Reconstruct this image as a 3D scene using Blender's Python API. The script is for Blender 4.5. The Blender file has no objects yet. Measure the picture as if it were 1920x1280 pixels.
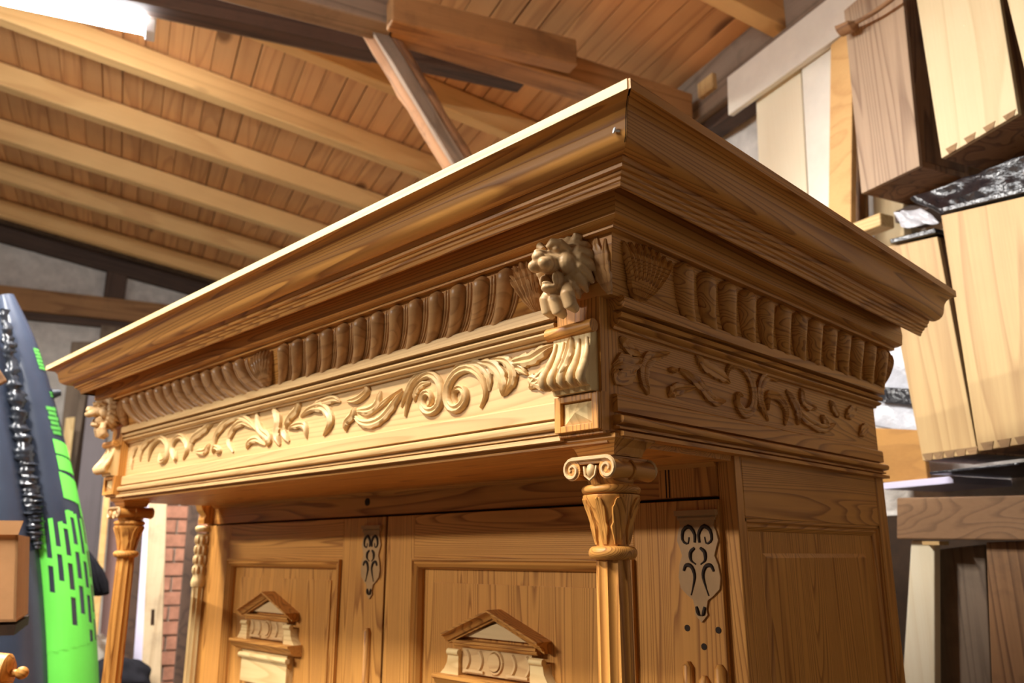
import bpy, bmesh, math, random
from mathutils import Vector, Matrix
random.seed(7)
PI = math.pi
EZ = 1.75                      # height of the eye above the floor; z below is measured from the eye
# ------------------------------------------------------------------ camera, world, lights, exposure
scene = bpy.context.scene
C = scene.collection
FPX = 1537.0
TH = math.atan(400 / FPX)
_F = Vector((-math.sqrt(.5), math.sqrt(.5), 0)); _R = Vector((math.sqrt(.5), math.sqrt(.5), 0)); _Z = Vector((0, 0, 1))
FW = _F * math.cos(TH) + _Z * math.sin(TH)
UP = -_F * math.sin(TH) + _Z * math.cos(TH)
cd = bpy.data.cameras.new('camera'); cam = bpy.data.objects.new('camera', cd); C.objects.link(cam)
cd.sensor_width = 36; cd.lens = FPX / 1920 * 36; cd.clip_start = .02
cam.matrix_world = Matrix(((_R.x, UP.x, -FW.x, 0), (_R.y, UP.y, -FW.y, 0), (_R.z, UP.z, -FW.z, EZ), (0, 0, 0, 1)))
cd.dof.use_dof = True; cd.dof.focus_distance = .92; cd.dof.aperture_fstop = 6.5
scene.camera = cam
world = bpy.data.worlds.new('world'); scene.world = world; world.use_nodes = True
world.node_tree.nodes['Background'].inputs[0].default_value = (1, .84, .64, 1)
world.node_tree.nodes['Background'].inputs[1].default_value = .045
vs = scene.view_settings
vs.view_transform = 'Standard'; vs.look = 'None'; vs.gamma = 1; vs.use_curve_mapping = False; vs.exposure = 1.5
LAMP_W = 62.0                  # watts of one fluorescent batten
# battens hung under the roof: centre (x, y, z), direction, length, power factor
AU = math.radians(160)
U = Vector((math.cos(AU), math.sin(AU), 0)); V = Vector((math.cos(AU - PI/2), math.sin(AU - PI/2), 0))
SL = .17; H0 = 2.0             # roof: z = H0 - SL * v
def uv(u, v, z): return U * u + V * v + Vector((0, 0, z))
def ray(x, y): return FW + _R * ((x - 960) / FPX) + UP * ((640 - y) / FPX)
def on_u(x, y, u): r = ray(x, y); return r * (u / r.dot(U))
def on_v(x, y, v): r = ray(x, y); return r * (v / r.dot(V))
def on_x(x, y, X): r = ray(x, y); return r * (X / r.x)
def on_y(x, y, Y): r = ray(x, y); return r * (Y / r.y)
# ------------------------------------------------------------------ materials
def nodes_of(name, rough=.5, spec=.3):
    m = bpy.data.materials.new(name); m.use_nodes = True
    nt = m.node_tree; b = nt.nodes['Principled BSDF']
    b.inputs['Roughness'].default_value = rough
    b.inputs['Specular IOR Level'].default_value = spec
    return m, nt, b
def rgb(r, g, b):
    f = lambda c: (c/255/12.92) if c/255 <= .04045 else ((c/255 + .055)/1.055)**2.4
    return (f(r), f(g), f(b), 1)
def N(nt, t, **k):
    n = nt.nodes.new(t)
    for a, v in k.items():
        setattr(n, a, v)
    return n
def coords(nt, scl, off=True):
    tc = N(nt, 'ShaderNodeTexCoord'); mp = N(nt, 'ShaderNodeMapping'); mp.inputs['Scale'].default_value = scl
    if off:
        oi = N(nt, 'ShaderNodeObjectInfo'); mu = N(nt, 'ShaderNodeVectorMath', operation='MULTIPLY')
        mu.inputs[1].default_value = (17.3, 11.1, 23.7)
        nt.links.new(oi.outputs['Random'], mu.inputs[0])
        ad = N(nt, 'ShaderNodeVectorMath', operation='ADD')
        nt.links.new(tc.outputs['Object'], ad.inputs[0]); nt.links.new(mu.outputs[0], ad.inputs[1])
        nt.links.new(ad.outputs[0], mp.inputs['Vector'])
    else:
        nt.links.new(tc.outputs['Object'], mp.inputs['Vector'])
    return mp.outputs[0]
def noise(nt, vec, scale, detail=3, rough=.5, dist=0):
    n = N(nt, 'ShaderNodeTexNoise'); n.inputs['Scale'].default_value = scale; n.inputs['Detail'].default_value = detail
    n.inputs['Roughness'].default_value = rough; n.inputs['Distortion'].default_value = dist
    nt.links.new(vec, n.inputs['Vector']); return n.outputs['Fac']
def math_n(nt, op, a, b=None, clamp=False):
    n = N(nt, 'ShaderNodeMath', operation=op); n.use_clamp = clamp
    for i, s in enumerate((a, b)):
        if s is None: continue
        if isinstance(s, (int, float)): n.inputs[i].default_value = s
        else: nt.links.new(s, n.inputs[i])
    return n.outputs[0]
def ramp(nt, fac, pts):
    r = N(nt, 'ShaderNodeValToRGB'); e = r.color_ramp.elements
    while len(e) < len(pts): e.new(.5)
    for i, (p, c) in enumerate(pts): e[i].position = p; e[i].color = c
    nt.links.new(fac, r.inputs[0]); return r.outputs[0]
def mixc(nt, fac, a, b, mode='MIX'):
    m = N(nt, 'ShaderNodeMix', data_type='RGBA', blend_type=mode)
    for s, k in ((fac, 0), (a, 6), (b, 7)):
        if isinstance(s, (int, float)): m.inputs[k].default_value = s
        elif isinstance(s, tuple): m.inputs[k].default_value = s
        else: nt.links.new(s, m.inputs[k])
    return m.outputs[2]
def wood(name, base, dark, axis='X', scale=10, rings=14, contrast=.8, rough=.5, knots=0, vary=.12, bump=.12, grime=0, stretch=.07, spec=.3):
    m, nt, b = nodes_of(name, rough, spec)
    st = [1, 1, 1]; st['XYZ'.index(axis)] = stretch
    vec = coords(nt, tuple(st))
    fld = noise(nt, vec, scale, 1.5, .45, .3)
    x = math_n(nt, 'FRACT', math_n(nt, 'MULTIPLY', fld, rings))
    ring = ramp(nt, x, [(0, (0, 0, 0, 1)), (.55, (.14, .14, .14, 1)), (.9, (1, 1, 1, 1)), (1, (0, 0, 0, 1))])
    st2 = [190, 190, 190]; st2['XYZ'.index(axis)] = 5
    fib = noise(nt, coords(nt, tuple(st2)), 1, 2)
    fac = math_n(nt, 'MULTIPLY', ring, contrast)
    fac = math_n(nt, 'ADD', fac, math_n(nt, 'MULTIPLY', math_n(nt, 'SUBTRACT', fib, .5), .5), True)
    col = mixc(nt, fac, base, dark)
    if knots:
        st3 = [1, 1, 1]; st3['XYZ'.index(axis)] = .45
        vo = N(nt, 'ShaderNodeTexVoronoi'); vo.inputs['Scale'].default_value = knots
        nt.links.new(coords(nt, tuple(st3)), vo.inputs['Vector'])
        k = ramp(nt, vo.outputs['Distance'], [(.085, (1, 1, 1, 1)), (.16, (0, 0, 0, 1))])
        col = mixc(nt, math_n(nt, 'MULTIPLY', k, .85), col, tuple(c*.35 for c in dark[:3]) + (1,))
    big = noise(nt, coords(nt, (1, 1, 1)), 5, 3)
    col = mixc(nt, math_n(nt, 'MULTIPLY', math_n(nt, 'SUBTRACT', big, .35, True), .5, True), col, dark)
    if grime:
        g = noise(nt, coords(nt, (1, 1, 1)), 14, 5, .65)
        g = ramp(nt, g, [(.5, (0, 0, 0, 1)), (.72, (1, 1, 1, 1))])
        col = mixc(nt, math_n(nt, 'MULTIPLY', g, grime), col, rgb(60, 50, 42))
    oi = N(nt, 'ShaderNodeObjectInfo')
    val = math_n(nt, 'ADD', math_n(nt, 'MULTIPLY', oi.outputs['Random'], 2*vary), 1 - vary)
    hsv = N(nt, 'ShaderNodeHueSaturation'); nt.links.new(val, hsv.inputs['Value']); nt.links.new(col, hsv.inputs['Color'])
    nt.links.new(hsv.outputs[0], b.inputs['Base Color'])
    if bump:
        bp = N(nt, 'ShaderNodeBump'); bp.inputs['Strength'].default_value = bump; bp.inputs['Distance'].default_value = .002
        nt.links.new(fac, bp.inputs['Height']); nt.links.new(bp.outputs[0], b.inputs['Normal'])
    return m
def plain(name, col, rough=.6, spec=.3, var=.15, nscale=20, bump=0, metal=0, bdist=.004):
    m, nt, b = nodes_of(name, rough, spec)
    n = noise(nt, coords(nt, (1, 1, 1)), nscale, 5, .6)
    c2 = tuple(c*(1 - 2*var) for c in col[:3]) + (1,)
    nt.links.new(mixc(nt, ramp(nt, n, [(.3, (0, 0, 0, 1)), (.75, (1, 1, 1, 1))]), col, c2), b.inputs['Base Color'])
    b.inputs['Metallic'].default_value = metal
    if bump:
        bp = N(nt, 'ShaderNodeBump'); bp.inputs['Strength'].default_value = bump; bp.inputs['Distance'].default_value = bdist
        nt.links.new(n, bp.inputs['Height']); nt.links.new(bp.outputs[0], b.inputs['Normal'])
    return m
HB, HD = rgb(208, 146, 72), rgb(116, 60, 20)
M = {}
for ax in 'XYZ':
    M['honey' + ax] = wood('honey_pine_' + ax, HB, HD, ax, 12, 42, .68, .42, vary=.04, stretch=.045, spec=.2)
    M['pale' + ax] = wood('pale_pine_' + ax, rgb(226, 196, 138), rgb(190, 148, 90), ax, 10, 22, .6, .55, vary=.08, bump=.06)
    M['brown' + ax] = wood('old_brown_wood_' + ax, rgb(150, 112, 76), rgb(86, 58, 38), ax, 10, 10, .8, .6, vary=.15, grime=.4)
M['carve'] = wood('carved_pine', rgb(214, 180, 128), rgb(172, 130, 82), 'X', 10, 8, .4, .45, vary=.05, bump=.05)
M['gadroon'] = wood('gadroon_pine', rgb(190, 142, 90), rgb(130, 86, 48), 'X', 12, 12, .5, .38, vary=.06, bump=.05)
M['frieze'] = wood('frieze_pine', rgb(208, 170, 116), rgb(172, 128, 78), 'X', 10, 26, .55, .45, vary=.03, bump=.05)
M['lion'] = wood('lion_wood', rgb(206, 170, 122), rgb(160, 118, 74), 'X', 12, 10, .5, .42, vary=.03, bump=.05)
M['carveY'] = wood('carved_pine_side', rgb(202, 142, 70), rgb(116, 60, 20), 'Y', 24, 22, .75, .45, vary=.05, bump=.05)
M['plank'] = wood('roof_board', rgb(214, 160, 104), rgb(166, 110, 64), 'X', 7, 7, .55, .6, knots=4, vary=.12)
M['rafter'] = wood('rafter_pine', rgb(222, 180, 118), rgb(186, 136, 80), 'X', 7, 7, .45, .6, knots=5, vary=.05)
M['beam'] = wood('truss_beam', rgb(170, 126, 80), rgb(108, 72, 42), 'X', 8, 7, .6, .6, knots=3, vary=.1, grime=.3)
M['dark'] = wood('dark_beam', rgb(86, 66, 54), rgb(44, 33, 28), 'X', 8, 7, .6, .65, vary=.1, grime=.4)
M['greybeam'] = wood('grey_beam', rgb(140, 122, 104), rgb(88, 74, 62), 'X', 8, 8, .6, .7, vary=.06, grime=.3)
M['bark'] = wood('log_strut', rgb(170, 128, 92), rgb(96, 74, 60), 'X', 14, 6, .7, .75, vary=.02, grime=.7, bump=.4)
M['drawer'] = wood('drawer_pine', rgb(216, 198, 158), rgb(192, 166, 122), 'Z', 8, 8, .5, .55, knots=2.2, vary=.04)
M['drawer2'] = wood('drawer_greyed', rgb(178, 152, 124), rgb(122, 96, 76), 'Z', 11, 12, .7, .55, vary=.04)
M['drawer3'] = wood('drawer_honey', rgb(198, 166, 114), rgb(156, 118, 72), 'Z', 9, 10, .55, .5, vary=.05, knots=2)
M['railwood'] = wood('rail_brown', rgb(150, 114, 80), rgb(98, 72, 48), 'X', 9, 16, .6, .6, vary=.06)
M['endgrain'] = wood('dovetail_end', rgb(150, 118, 80), rgb(100, 74, 48), 'X', 30, 8, .5, .7)
M['chip'] = wood('pale_board', rgb(240, 230, 202), rgb(222, 204, 166), 'Z', 6, 6, .4, .6, vary=.03)
M['white'] = plain('painted_white', rgb(244, 240, 226), .55, .3, .06, 12)
M['greyboard'] = wood('weathered_board', rgb(128, 110, 92), rgb(84, 70, 58), 'Z', 8, 8, .6, .7, vary=.05, grime=.3)
M['slate'] = wood('dark_grey_board', rgb(92, 84, 86), rgb(62, 56, 58), 'Z', 8, 6, .4, .6, vary=.04)
M['mauve'] = wood('mauve_board', rgb(140, 110, 104), rgb(104, 78, 74), 'Z', 8, 6, .4, .6)
M['olddoor'] = wood('old_pale_plank', rgb(206, 184, 150), rgb(160, 134, 100), 'Z', 8, 6, .5, .6, grime=.25)
M['tan'] = wood('tan_panel', rgb(182, 132, 66), rgb(140, 94, 44), 'X', 8, 6, .4, .6)
M['plaster'] = plain('limewashed_plaster', rgb(214, 208, 200), .85, .1, .16, 16, .7, bdist=.02)
M['brick'] = plain('red_brick', rgb(186, 132, 108), .85, .1, .2, 30, .5)
M['mortar'] = plain('mortar', rgb(150, 136, 122), .9, .1, .12, 40, .4)
M['floor'] = plain('concrete_floor', rgb(74, 66, 58), .8, .2, .12, 6)
M['shade_black'] = plain('recess_shade_and_black_wood', rgb(52, 35, 20), .7, .2, .2, 40)  # painted shade of gaps and cut-outs; also black posts, pegs and shelves
M['fret'] = plain('fretwork_wood', rgb(176, 134, 84), .5, .3, .12, 30)
M['steel'] = plain('nail_steel', rgb(190, 190, 195), .35, .5, .05, 50, metal=.9)
M['lampbody'] = plain('white_enamel', rgb(225, 228, 232), .4, .4, .03, 5)
M['rubber'] = plain('dark_blue_grey_vinyl', rgb(50, 57, 72), .26, .7, .1, 9)
M['rubber2'] = plain('black_vinyl', rgb(34, 38, 46), .4, .5, .1, 12)
M['shiny'] = plain('crinkled_black_strap', rgb(46, 50, 58), .22, .7, .2, 30)
M['green'] = plain('lime_print', rgb(110, 226, 84), .5, .35, .04, 8)
M['greend'] = plain('green_letters', rgb(82, 158, 70), .5, .35, .04, 8)
M['card'] = plain('cardboard', rgb(178, 132, 88), .8, .15, .08, 20)
M['cloth'] = plain('black_cloth', rgb(38, 38, 44), .85, .1, .2, 30, .3)
M['bagwhite'] = plain('white_plastic', rgb(214, 208, 196), .4, .4, .08, 10)
M['foil'] = plain('grey_plastic_sheet', rgb(196, 198, 206), .3, .5, .12, 12, .5, bdist=.02)
M['blackfilm'] = plain('black_plastic_film', rgb(26, 26, 32), .28, .6, .15, 12, .6, bdist=.02)
M['lilac'] = plain('lilac_shelf', rgb(206, 202, 226), .5, .3, .04, 10)
m, nt, b = nodes_of('lamp_tube'); b.inputs['Emission Color'].default_value = (.95, .97, 1, 1); b.inputs['Emission Strength'].default_value = 48; M['tube'] = m
# ------------------------------------------------------------------ mesh building
class MB:
    def __init__(s): s.v = []; s.f = []
    def add(s, vs_, fs):
        o = len(s.v); s.v += [tuple(p) for p in vs_]; s.f += [tuple(i + o for i in f) for f in fs]; return s
    def box(s, x0, x1, y0, y1, z0, z1):
        if x0 > x1: x0, x1 = x1, x0
        if y0 > y1: y0, y1 = y1, y0
        if z0 > z1: z0, z1 = z1, z0
        return s.hexa([(x0, y0, z0), (x1, y0, z0), (x1, y1, z0), (x0, y1, z0), (x0, y0, z1), (x1, y0, z1), (x1, y1, z1), (x0, y1, z1)])
    def hexa(s, p):
        return s.add(p, [(3, 2, 1, 0), (4, 5, 6, 7), (0, 1, 5, 4), (1, 2, 6, 5), (2, 3, 7, 6), (3, 0, 4, 7)])
    def prism(s, poly, ext):
        n = len(poly); e = Vector(ext); p = [Vector(q) for q in poly]
        return s.add(p + [q + e for q in p], [tuple(range(n - 1, -1, -1)), tuple(range(n, 2*n))] + [(i, (i+1) % n, (i+1) % n + n, i + n) for i in range(n)])
    def loft(s, secs, closed=True, caps=True):
        n = len(secs[0]); vs_ = [p for q in secs for p in q]; fs = []
        for i in range(len(secs) - 1):
            for j in range(n if closed else n - 1):
                k = (j + 1) % n
                fs.append((i*n + j, i*n + k, (i+1)*n + k, (i+1)*n + j))
        if caps:
            fs.append(tuple(range(n - 1, -1, -1))); fs.append(tuple(range((len(secs)-1)*n, len(secs)*n)))
        return s.add(vs_, fs)
    def tube(s, pts, rad, n=8, caps=True, up=None):
        pts = [Vector(p) for p in pts]; secs = []
        if not hasattr(rad, '__len__'): rad = [rad]*len(pts)
        a = None
        for i, p in enumerate(pts):
            t = (pts[min(i+1, len(pts)-1)] - pts[max(i-1, 0)]).normalized()
            if a is None:
                a = Vector(up) if up else (Vector((0, 0, 1)) if abs(t.z) < .9 else Vector((1, 0, 0)))
            a = (a - t * a.dot(t)).normalized(); b_ = t.cross(a)
            secs.append([p + (a*math.cos(2*PI*k/n) + b_*math.sin(2*PI*k/n))*rad[i] for k in range(n)])
        return s.loft(secs, True, caps)
    def lathe(s, prof, cx, cy, n=24, flute=0, fd=0):
        secs = []
        for r, z in prof:
            q = [r - (fd*abs(math.sin(PI*flute*k/n))**.7 if flute else 0) for k in range(n)]
            secs.append([Vector((cx + q[k]*math.cos(2*PI*k/n), cy + q[k]*math.sin(2*PI*k/n), z)) for k in range(n)])
        return s.loft(secs)
    def ball(s, c, r, nu=10, nv=7):
        rx, ry, rz = r if hasattr(r, '__len__') else (r, r, r); vs_ = [(c[0], c[1], c[2] - rz)]; fs = []
        for j in range(1, nv):
            t = -PI/2 + PI*j/nv
            for i in range(nu):
                vs_.append((c[0] + rx*math.cos(t)*math.cos(2*PI*i/nu), c[1] + ry*math.cos(t)*math.sin(2*PI*i/nu), c[2] + rz*math.sin(t)))
        vs_.append((c[0], c[1], c[2] + rz)); L = len(vs_) - 1
        for i in range(nu):
            fs.append((0, 1 + (i+1) % nu, 1 + i)); fs.append((L, 1 + (nv-2)*nu + i, 1 + (nv-2)*nu + (i+1) % nu))
            for j in range(nv - 2): fs.append((1 + j*nu + i, 1 + j*nu + (i+1) % nu, 1 + (j+1)*nu + (i+1) % nu, 1 + (j+1)*nu + i))
        return s.add(vs_, fs)
    def mesh(s, name, ez=EZ, smooth=None):
        me = bpy.data.meshes.new(name); me.from_pydata([(a, b_, c + ez) for a, b_, c in s.v], [], s.f)
        bm = bmesh.new(); bm.from_mesh(me); bmesh.ops.recalc_face_normals(bm, faces=bm.faces); bm.to_mesh(me); bm.free()
        if smooth:
            for p in me.polygons: p.use_smooth = True
            me.set_sharp_from_angle(angle=math.radians(smooth))
        return me
BASE = {}
def link(name, me, mat, parent=None, mw=None, bevel=0):
    o = bpy.data.objects.new(name, me); C.objects.link(o)
    if mat is not None and not me.materials: me.materials.append(M[mat] if isinstance(mat, str) else mat)
    if mw is not None: o.matrix_basis = mw
    if parent is not None:
        o.parent = parent; o.matrix_parent_inverse = BASE.get(parent.name, Matrix()).inverted()
    BASE[o.name] = (mw.copy() if mw is not None else Matrix())
    if bevel:
        b_ = o.modifiers.new('bevel', 'BEVEL'); b_.width = bevel; b_.segments = 2; b_.limit_method = 'ANGLE'
    return o
def obj(name, mb, mat, parent=None, smooth=None, bevel=0): return link(name, mb.mesh(name, EZ, smooth), mat, parent, None, bevel)
def tag(o, label=None, cat=None, group=None, kind=None):
    if label: o['label'] = label
    if cat: o['category'] = cat
    if group: o['group'] = group
    if kind: o['kind'] = kind
    return o
def empty(name, loc, label, cat, group=None):
    o = bpy.data.objects.new(name, None); C.objects.link(o); L = Vector((loc[0], loc[1], loc[2] + EZ)); o.location = L
    o.empty_display_size = .1; BASE[o.name] = Matrix.Translation(L); return tag(o, label, cat, group)
def bar(name, p0, p1, w, h, mat, parent=None, up=(0, 0, 1), bevel=0, wob=0):
    """A straight timber from p0 to p1 (middle of its section), local X along its length."""
    p0 = Vector(p0); p1 = Vector(p1); t = (p1 - p0).normalized(); upv = Vector(up); upv = (upv - t*upv.dot(t)).normalized(); s = upv.cross(t)
    L = (p1 - p0).length; c = (p0 + p1)/2
    mw = Matrix(((t.x, s.x, upv.x, c.x), (t.y, s.y, upv.y, c.y), (t.z, s.z, upv.z, c.z + EZ), (0, 0, 0, 1)))
    mb = MB()
    if wob:
        n = 9; mb.loft([[(-L/2 + L*i/n, y*w/2 + random.uniform(-wob, wob), z*h/2 + random.uniform(-wob, wob)) for y, z in ((-1, -1), (1, -1), (1, 1), (-1, 1))] for i in range(n + 1)])
    else: mb.box(-L/2, L/2, -w/2, w/2, -h/2, h/2)
    return link(name, mb.mesh(name, 0), mat, parent, mw, bevel)
def slab(name, pts, ext, mat, parent=None, bevel=0):
    """A board given by its outline and its thickness vector."""
    return obj(name, MB().prism(pts, ext), mat, parent, None, bevel)
def spline(ctrl, n):
    c = [Vector(p) for p in ctrl]; c = [c[0]*2 - c[1]] + c + [c[-1]*2 - c[-2]]; out = []; m_ = len(c) - 3
    for i in range(n + 1):
        x = i/n*m_; k = min(int(x), m_ - 1); t = x - k; a, b_, d, e = c[k:k+4]
        out.append(.5*((2*b_) + (d - a)*t + (2*a - 5*b_ + 4*d - e)*t*t + (3*b_ - a - 3*d + e)*t**3))
    return out
def relief(mb, ctrl, nrm, w, h, lobes=0, n=28, taper=(.25, .25), groove=.5):
    """Carved stem or leaf lying on a face: a ribbon with raised sides, a middle groove and lobed edges."""
    pts = spline(ctrl, n); nv = Vector(nrm).normalized(); secs = []
    for i, p in enumerate(pts):
        t = i/n; tan = (pts[min(i+1, n)] - pts[max(i-1, 0)]).normalized(); s = nv.cross(tan).normalized()
        ww = w*min(1, taper[0] + (1 - taper[0])*t/.3, taper[1] + (1 - taper[1])*(1 - t)/.3)
        hh = h*min(1, .45 + t/.25, .45 + (1 - t)/.25)
        e = 1 + (.38*((t*lobes) % 1) if lobes else 0)
        secs.append([p - s*ww*e - nv*.002, p - s*ww*e*.93 + nv*hh*.72, p - s*ww*.5 + nv*hh, p + nv*hh*groove, p + s*ww*.5 + nv*hh, p + s*ww*e*.93 + nv*hh*.72, p + s*ww*e - nv*.002])
    return mb.loft(secs, True, True)
# ------------------------------------------------------------------ lamps (long battens under the roof)
def batten(c, d, L, label, power):
    d = Vector(d).normalized(); c = Vector(c); t = empty('strip_light', c, label, 'lamp', 'fluorescent battens under the roof')
    side = d.cross(Vector((0, 0, 1))).normalized()
    mw = lambda z: Matrix(((d.x, side.x, 0, c.x), (d.y, side.y, 0, c.y), (d.z, side.z, 1, c.z + EZ + z), (0, 0, 0, 1)))
    b = MB(); b.box(-L/2, L/2, -.045, .045, 0, .05); link('housing', b.mesh('lamp_housing', 0), 'lampbody', t, mw(.012), .006)
    b = MB(); b.tube([(-L/2 + .03, 0, 0), (L/2 - .03, 0, 0)], .02, 12); link('tube', b.mesh('lamp_tube', 0, 40), 'tube', t, mw(-.014))
    for s in (-1, 1):
        b = MB(); b.box(s*L/2 - s*.03, s*L/2, -.028, .028, -.04, .012); link('end_cap', b.mesh('lamp_end_cap', 0), 'lampbody', t, mw(0), .004)
    ld = bpy.data.lights.new('tube_light', 'AREA'); ld.shape = 'RECTANGLE'; ld.size = L - .08; ld.size_y = .05; ld.energy = power; ld.color = (1, .955, .885)
    lo = bpy.data.objects.new('tube_light', ld); C.objects.link(lo); lo.matrix_basis = mw(-.05); lo.parent = t; lo.matrix_parent_inverse = BASE[t.name].inverted()
a_ = on_u(292, 44, 2.62); b_ = on_u(-330, -75, 2.62)
batten((a_ + b_)/2, b_ - a_, (a_ - b_).length, 'glowing white fluorescent strip light hung below the rafters', LAMP_W*.8)
batten(Vector((-1.3, -.44, 1.55)), U, 1.2, 'fluorescent strip light above the viewer, lighting the front of the wardrobe', LAMP_W*.52)
batten(Vector((-3.0, -3.4, 1.62)), U, 1.5, 'fluorescent strip light at the far end of the workshop behind the viewer', LAMP_W*1.9)
# ------------------------------------------------------------------ room shell
V0, V1, UF = -4.2, 1.86, 6.0
def rz(v, d=0): return H0 - SL*v + d
b = MB(); b.hexa([tuple(uv(-4, V0, -EZ - .1)), tuple(uv(UF + .3, V0, -EZ - .1)), tuple(uv(UF + .3, V1 + .2, -EZ - .1)), tuple(uv(-4, V1 + .2, -EZ - .1)),
                  tuple(uv(-4, V0, -EZ)), tuple(uv(UF + .3, V0, -EZ)), tuple(uv(UF + .3, V1 + .2, -EZ)), tuple(uv(-4, V1 + .2, -EZ))])
tag(obj('floor', b, 'floor'), kind='structure')
b = MB(); b.prism([uv(-4, V0, rz(V0, .055)), uv(-4, V1 + .25, rz(V1 + .25, .055)), uv(UF + .3, V1 + .25, rz(V1 + .25, .055)), uv(UF + .3, V0, rz(V0, .055))], (0, 0, .04))
ceil = tag(obj('ceiling', b, 'dark'), kind='structure')
RU = V - Vector((0, 0, SL)); RU.normalize(); RN = U.cross(RU).normalized()
if RN.z < 0: RN = -RN
pw = .0865; k = 0; v = V1 + .2
while v > -3.6:
    o = bar('roof_plank', uv(-1.6, v, rz(v, .022)), uv(UF, v, rz(v, .022)), pw - random.choice((.002, .003, .003, .007)), .02, 'plank', ceil, RN + U*0, .002)
    v -= pw/math.sqrt(1 + SL*SL)
for u_, w_ in ((1.2, .06), (1.70, .06), (2.8, .06), (3.355, .065), (3.91, .065), (4.50, .062), (5.06, .062), (5.68, .062)):
    bar('rafter', uv(u_, -3.6, rz(-3.6, -.05)), uv(u_, V1 + .1, rz(V1 + .1, -.05)), w_, .105, 'rafter', ceil, RN, .004)
# far gable wall: plaster with timbers set in it
def plaster(name, o, ex, ey, nx, ny, nrm, thick, top=None, seed=1, amp=.012):
    rnd = random.Random(seed); g = []
    for j in range(ny + 1):
        row = []
        for i in range(nx + 1):
            p = Vector(o) + Vector(ex)*(i/nx) + Vector(ey)*(j/ny)
            if top: p.z = o[2] + (top(i/nx) - o[2])*j/ny
            row.append(p + Vector(nrm)*rnd.uniform(-amp, amp))
        g.append(row)
    b = MB(); n = nx + 1
    vs_ = [p for r in g for p in r]; fs = [(j*n + i, j*n + i + 1, (j+1)*n + i + 1, (j+1)*n + i) for j in range(ny) for i in range(nx)]
    b.add(vs_, fs); q = [g[0][0], g[0][-1], g[-1][-1], g[-1][0]]; e = -Vector(nrm)*thick
    b.add(q + [p + e for p in q], [(7, 6, 5, 4), (0, 4, 5, 1), (1, 5, 6, 2), (2, 6, 7, 3), (3, 7, 4, 0)])
    return tag(obj(name, b, 'plaster', None, 30), kind='structure')
wf = plaster('wall_far', uv(UF, V0, -EZ), V*(V1 + .1 - V0), Vector((0, 0, 3.6)), 90, 60, -U, .25, lambda t: rz(V0 + t*(V1 + .1 - V0), .03), 3, .011)
wr = plaster('wall_right', uv(-2.2, V1, -EZ), U*(UF + 2.2), Vector((0, 0, 1.70 + EZ)), 110, 50, -V, .25, None, 5, .010)
def wtimber(name, a, c, h, mat, dep=.05, u=UF, par=None):
    return bar(name, a - U*(dep/2), c - U*(dep/2), h, dep, mat, par or wf, -U, .004)
tz = lambda v, d: uv(UF, v, rz(v, d))
wtimber('wall_plate', tz(-3.6, -.115), tz(1.7, -.115), .115, 'dark', .06)
bar('steel_batten', tz(-3.6, -.045) - U*.09, tz(1.7, -.045) - U*.09, .03, .03, 'greyboard', wf, RN)
wtimber('cross_rail', uv(UF, -3.5, 1.605), uv(UF, 1.6, 1.605), .15, 'beam', .07)
wtimber('lower_rail', uv(UF, -3.5, 1.505), uv(UF, 1.6, 1.505), .05, 'dark', .045)
wtimber('stud', uv(UF, -.205, 1.68), uv(UF, -.205, 1.90), .13, 'dark', .055)
wtimber('stud', uv(UF, -1.32, 1.68), uv(UF, -1.32, 2.1), .10, 'dark', .055)
wtimber('stud', uv(UF, -.2, .55), uv(UF, -.2, 1.49), .12, 'greyboard', .05)
# eave plate on the right wall, with a short block of pale wood
bar('eave_plate', uv(-1.5, 1.79, 1.615), uv(UF, 1.79, 1.615), .12, .19, 'greybeam', wr, (0, 0, 1), .008, .003)
bar('eave_batten', uv(1.5, 1.80, 1.495), uv(UF, 1.80, 1.495), .08, .045, 'dark', wr, (0, 0, 1), .004)
p = on_v(1328, 162, 1.727)
bar('nailed_block', p - U*.042, p + U*.042, .03, .058, 'drawer3', wr, (0, 0, 1), .003)
# roof truss
tr = empty('roof_truss', uv(2.2, 0, 1.7), 'old timber roof truss with a spliced brown beam and a slanting log strut', 'roof truss')
def tb(name, u, px0, px1, w, h, mat, parent=tr, z=0, wob=.0):
    a = on_u(*px0, u); c = on_u(*px1, u); d = (c - a).normalized(); nn = U.cross(d).normalized(); nn = nn if nn.z > 0 else -nn
    return bar(name, a + nn*(h/2) + U*(w/2), c + nn*(h/2) + U*(w/2), w, h, mat, parent, nn, .006, wob)
tb('splice_plank', 2.02, (735, 38), (1084, 122), .06, .095, 'beam')
tb('top_chord', 2.09, (742, 48), (1300, 222), .10, .10, 'beam')
tb('top_chord', 2.09, (120, -118), (740, 47.5), .10, .10, 'greybeam')
tb('rear_chord', 2.5, (-100, -75), (985, 158), .07, .115, 'dark')
tb('packing_strip', 2.55, (-100, -58), (700, 112), .03, .02, 'greybeam')
a = on_u(702, 44, 2.2); c = on_u(872, 322, 2.2)
e = (c - a); n_ = 16; pts = [a - e*.04 + e*(i/n_*1.5) for i in range(n_ + 1)]; b = MB(); rnd = random.Random(4); secs = []
d = e.normalized(); s1 = Vector((0, 0, 1)); s1 = (s1 - d*s1.dot(d)).normalized(); s2 = d.cross(s1); ph = [1 + rnd.uniform(-.12, .12) for _ in range(12)]
for i, q in enumerate(pts):
    secs.append([q + (s1*math.cos(2*PI*k/12) + s2*math.sin(2*PI*k/12))*(.052*ph[k]*(1 + rnd.uniform(-.06, .06))) for k in range(12)])
b.loft(secs); L_ = b
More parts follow.
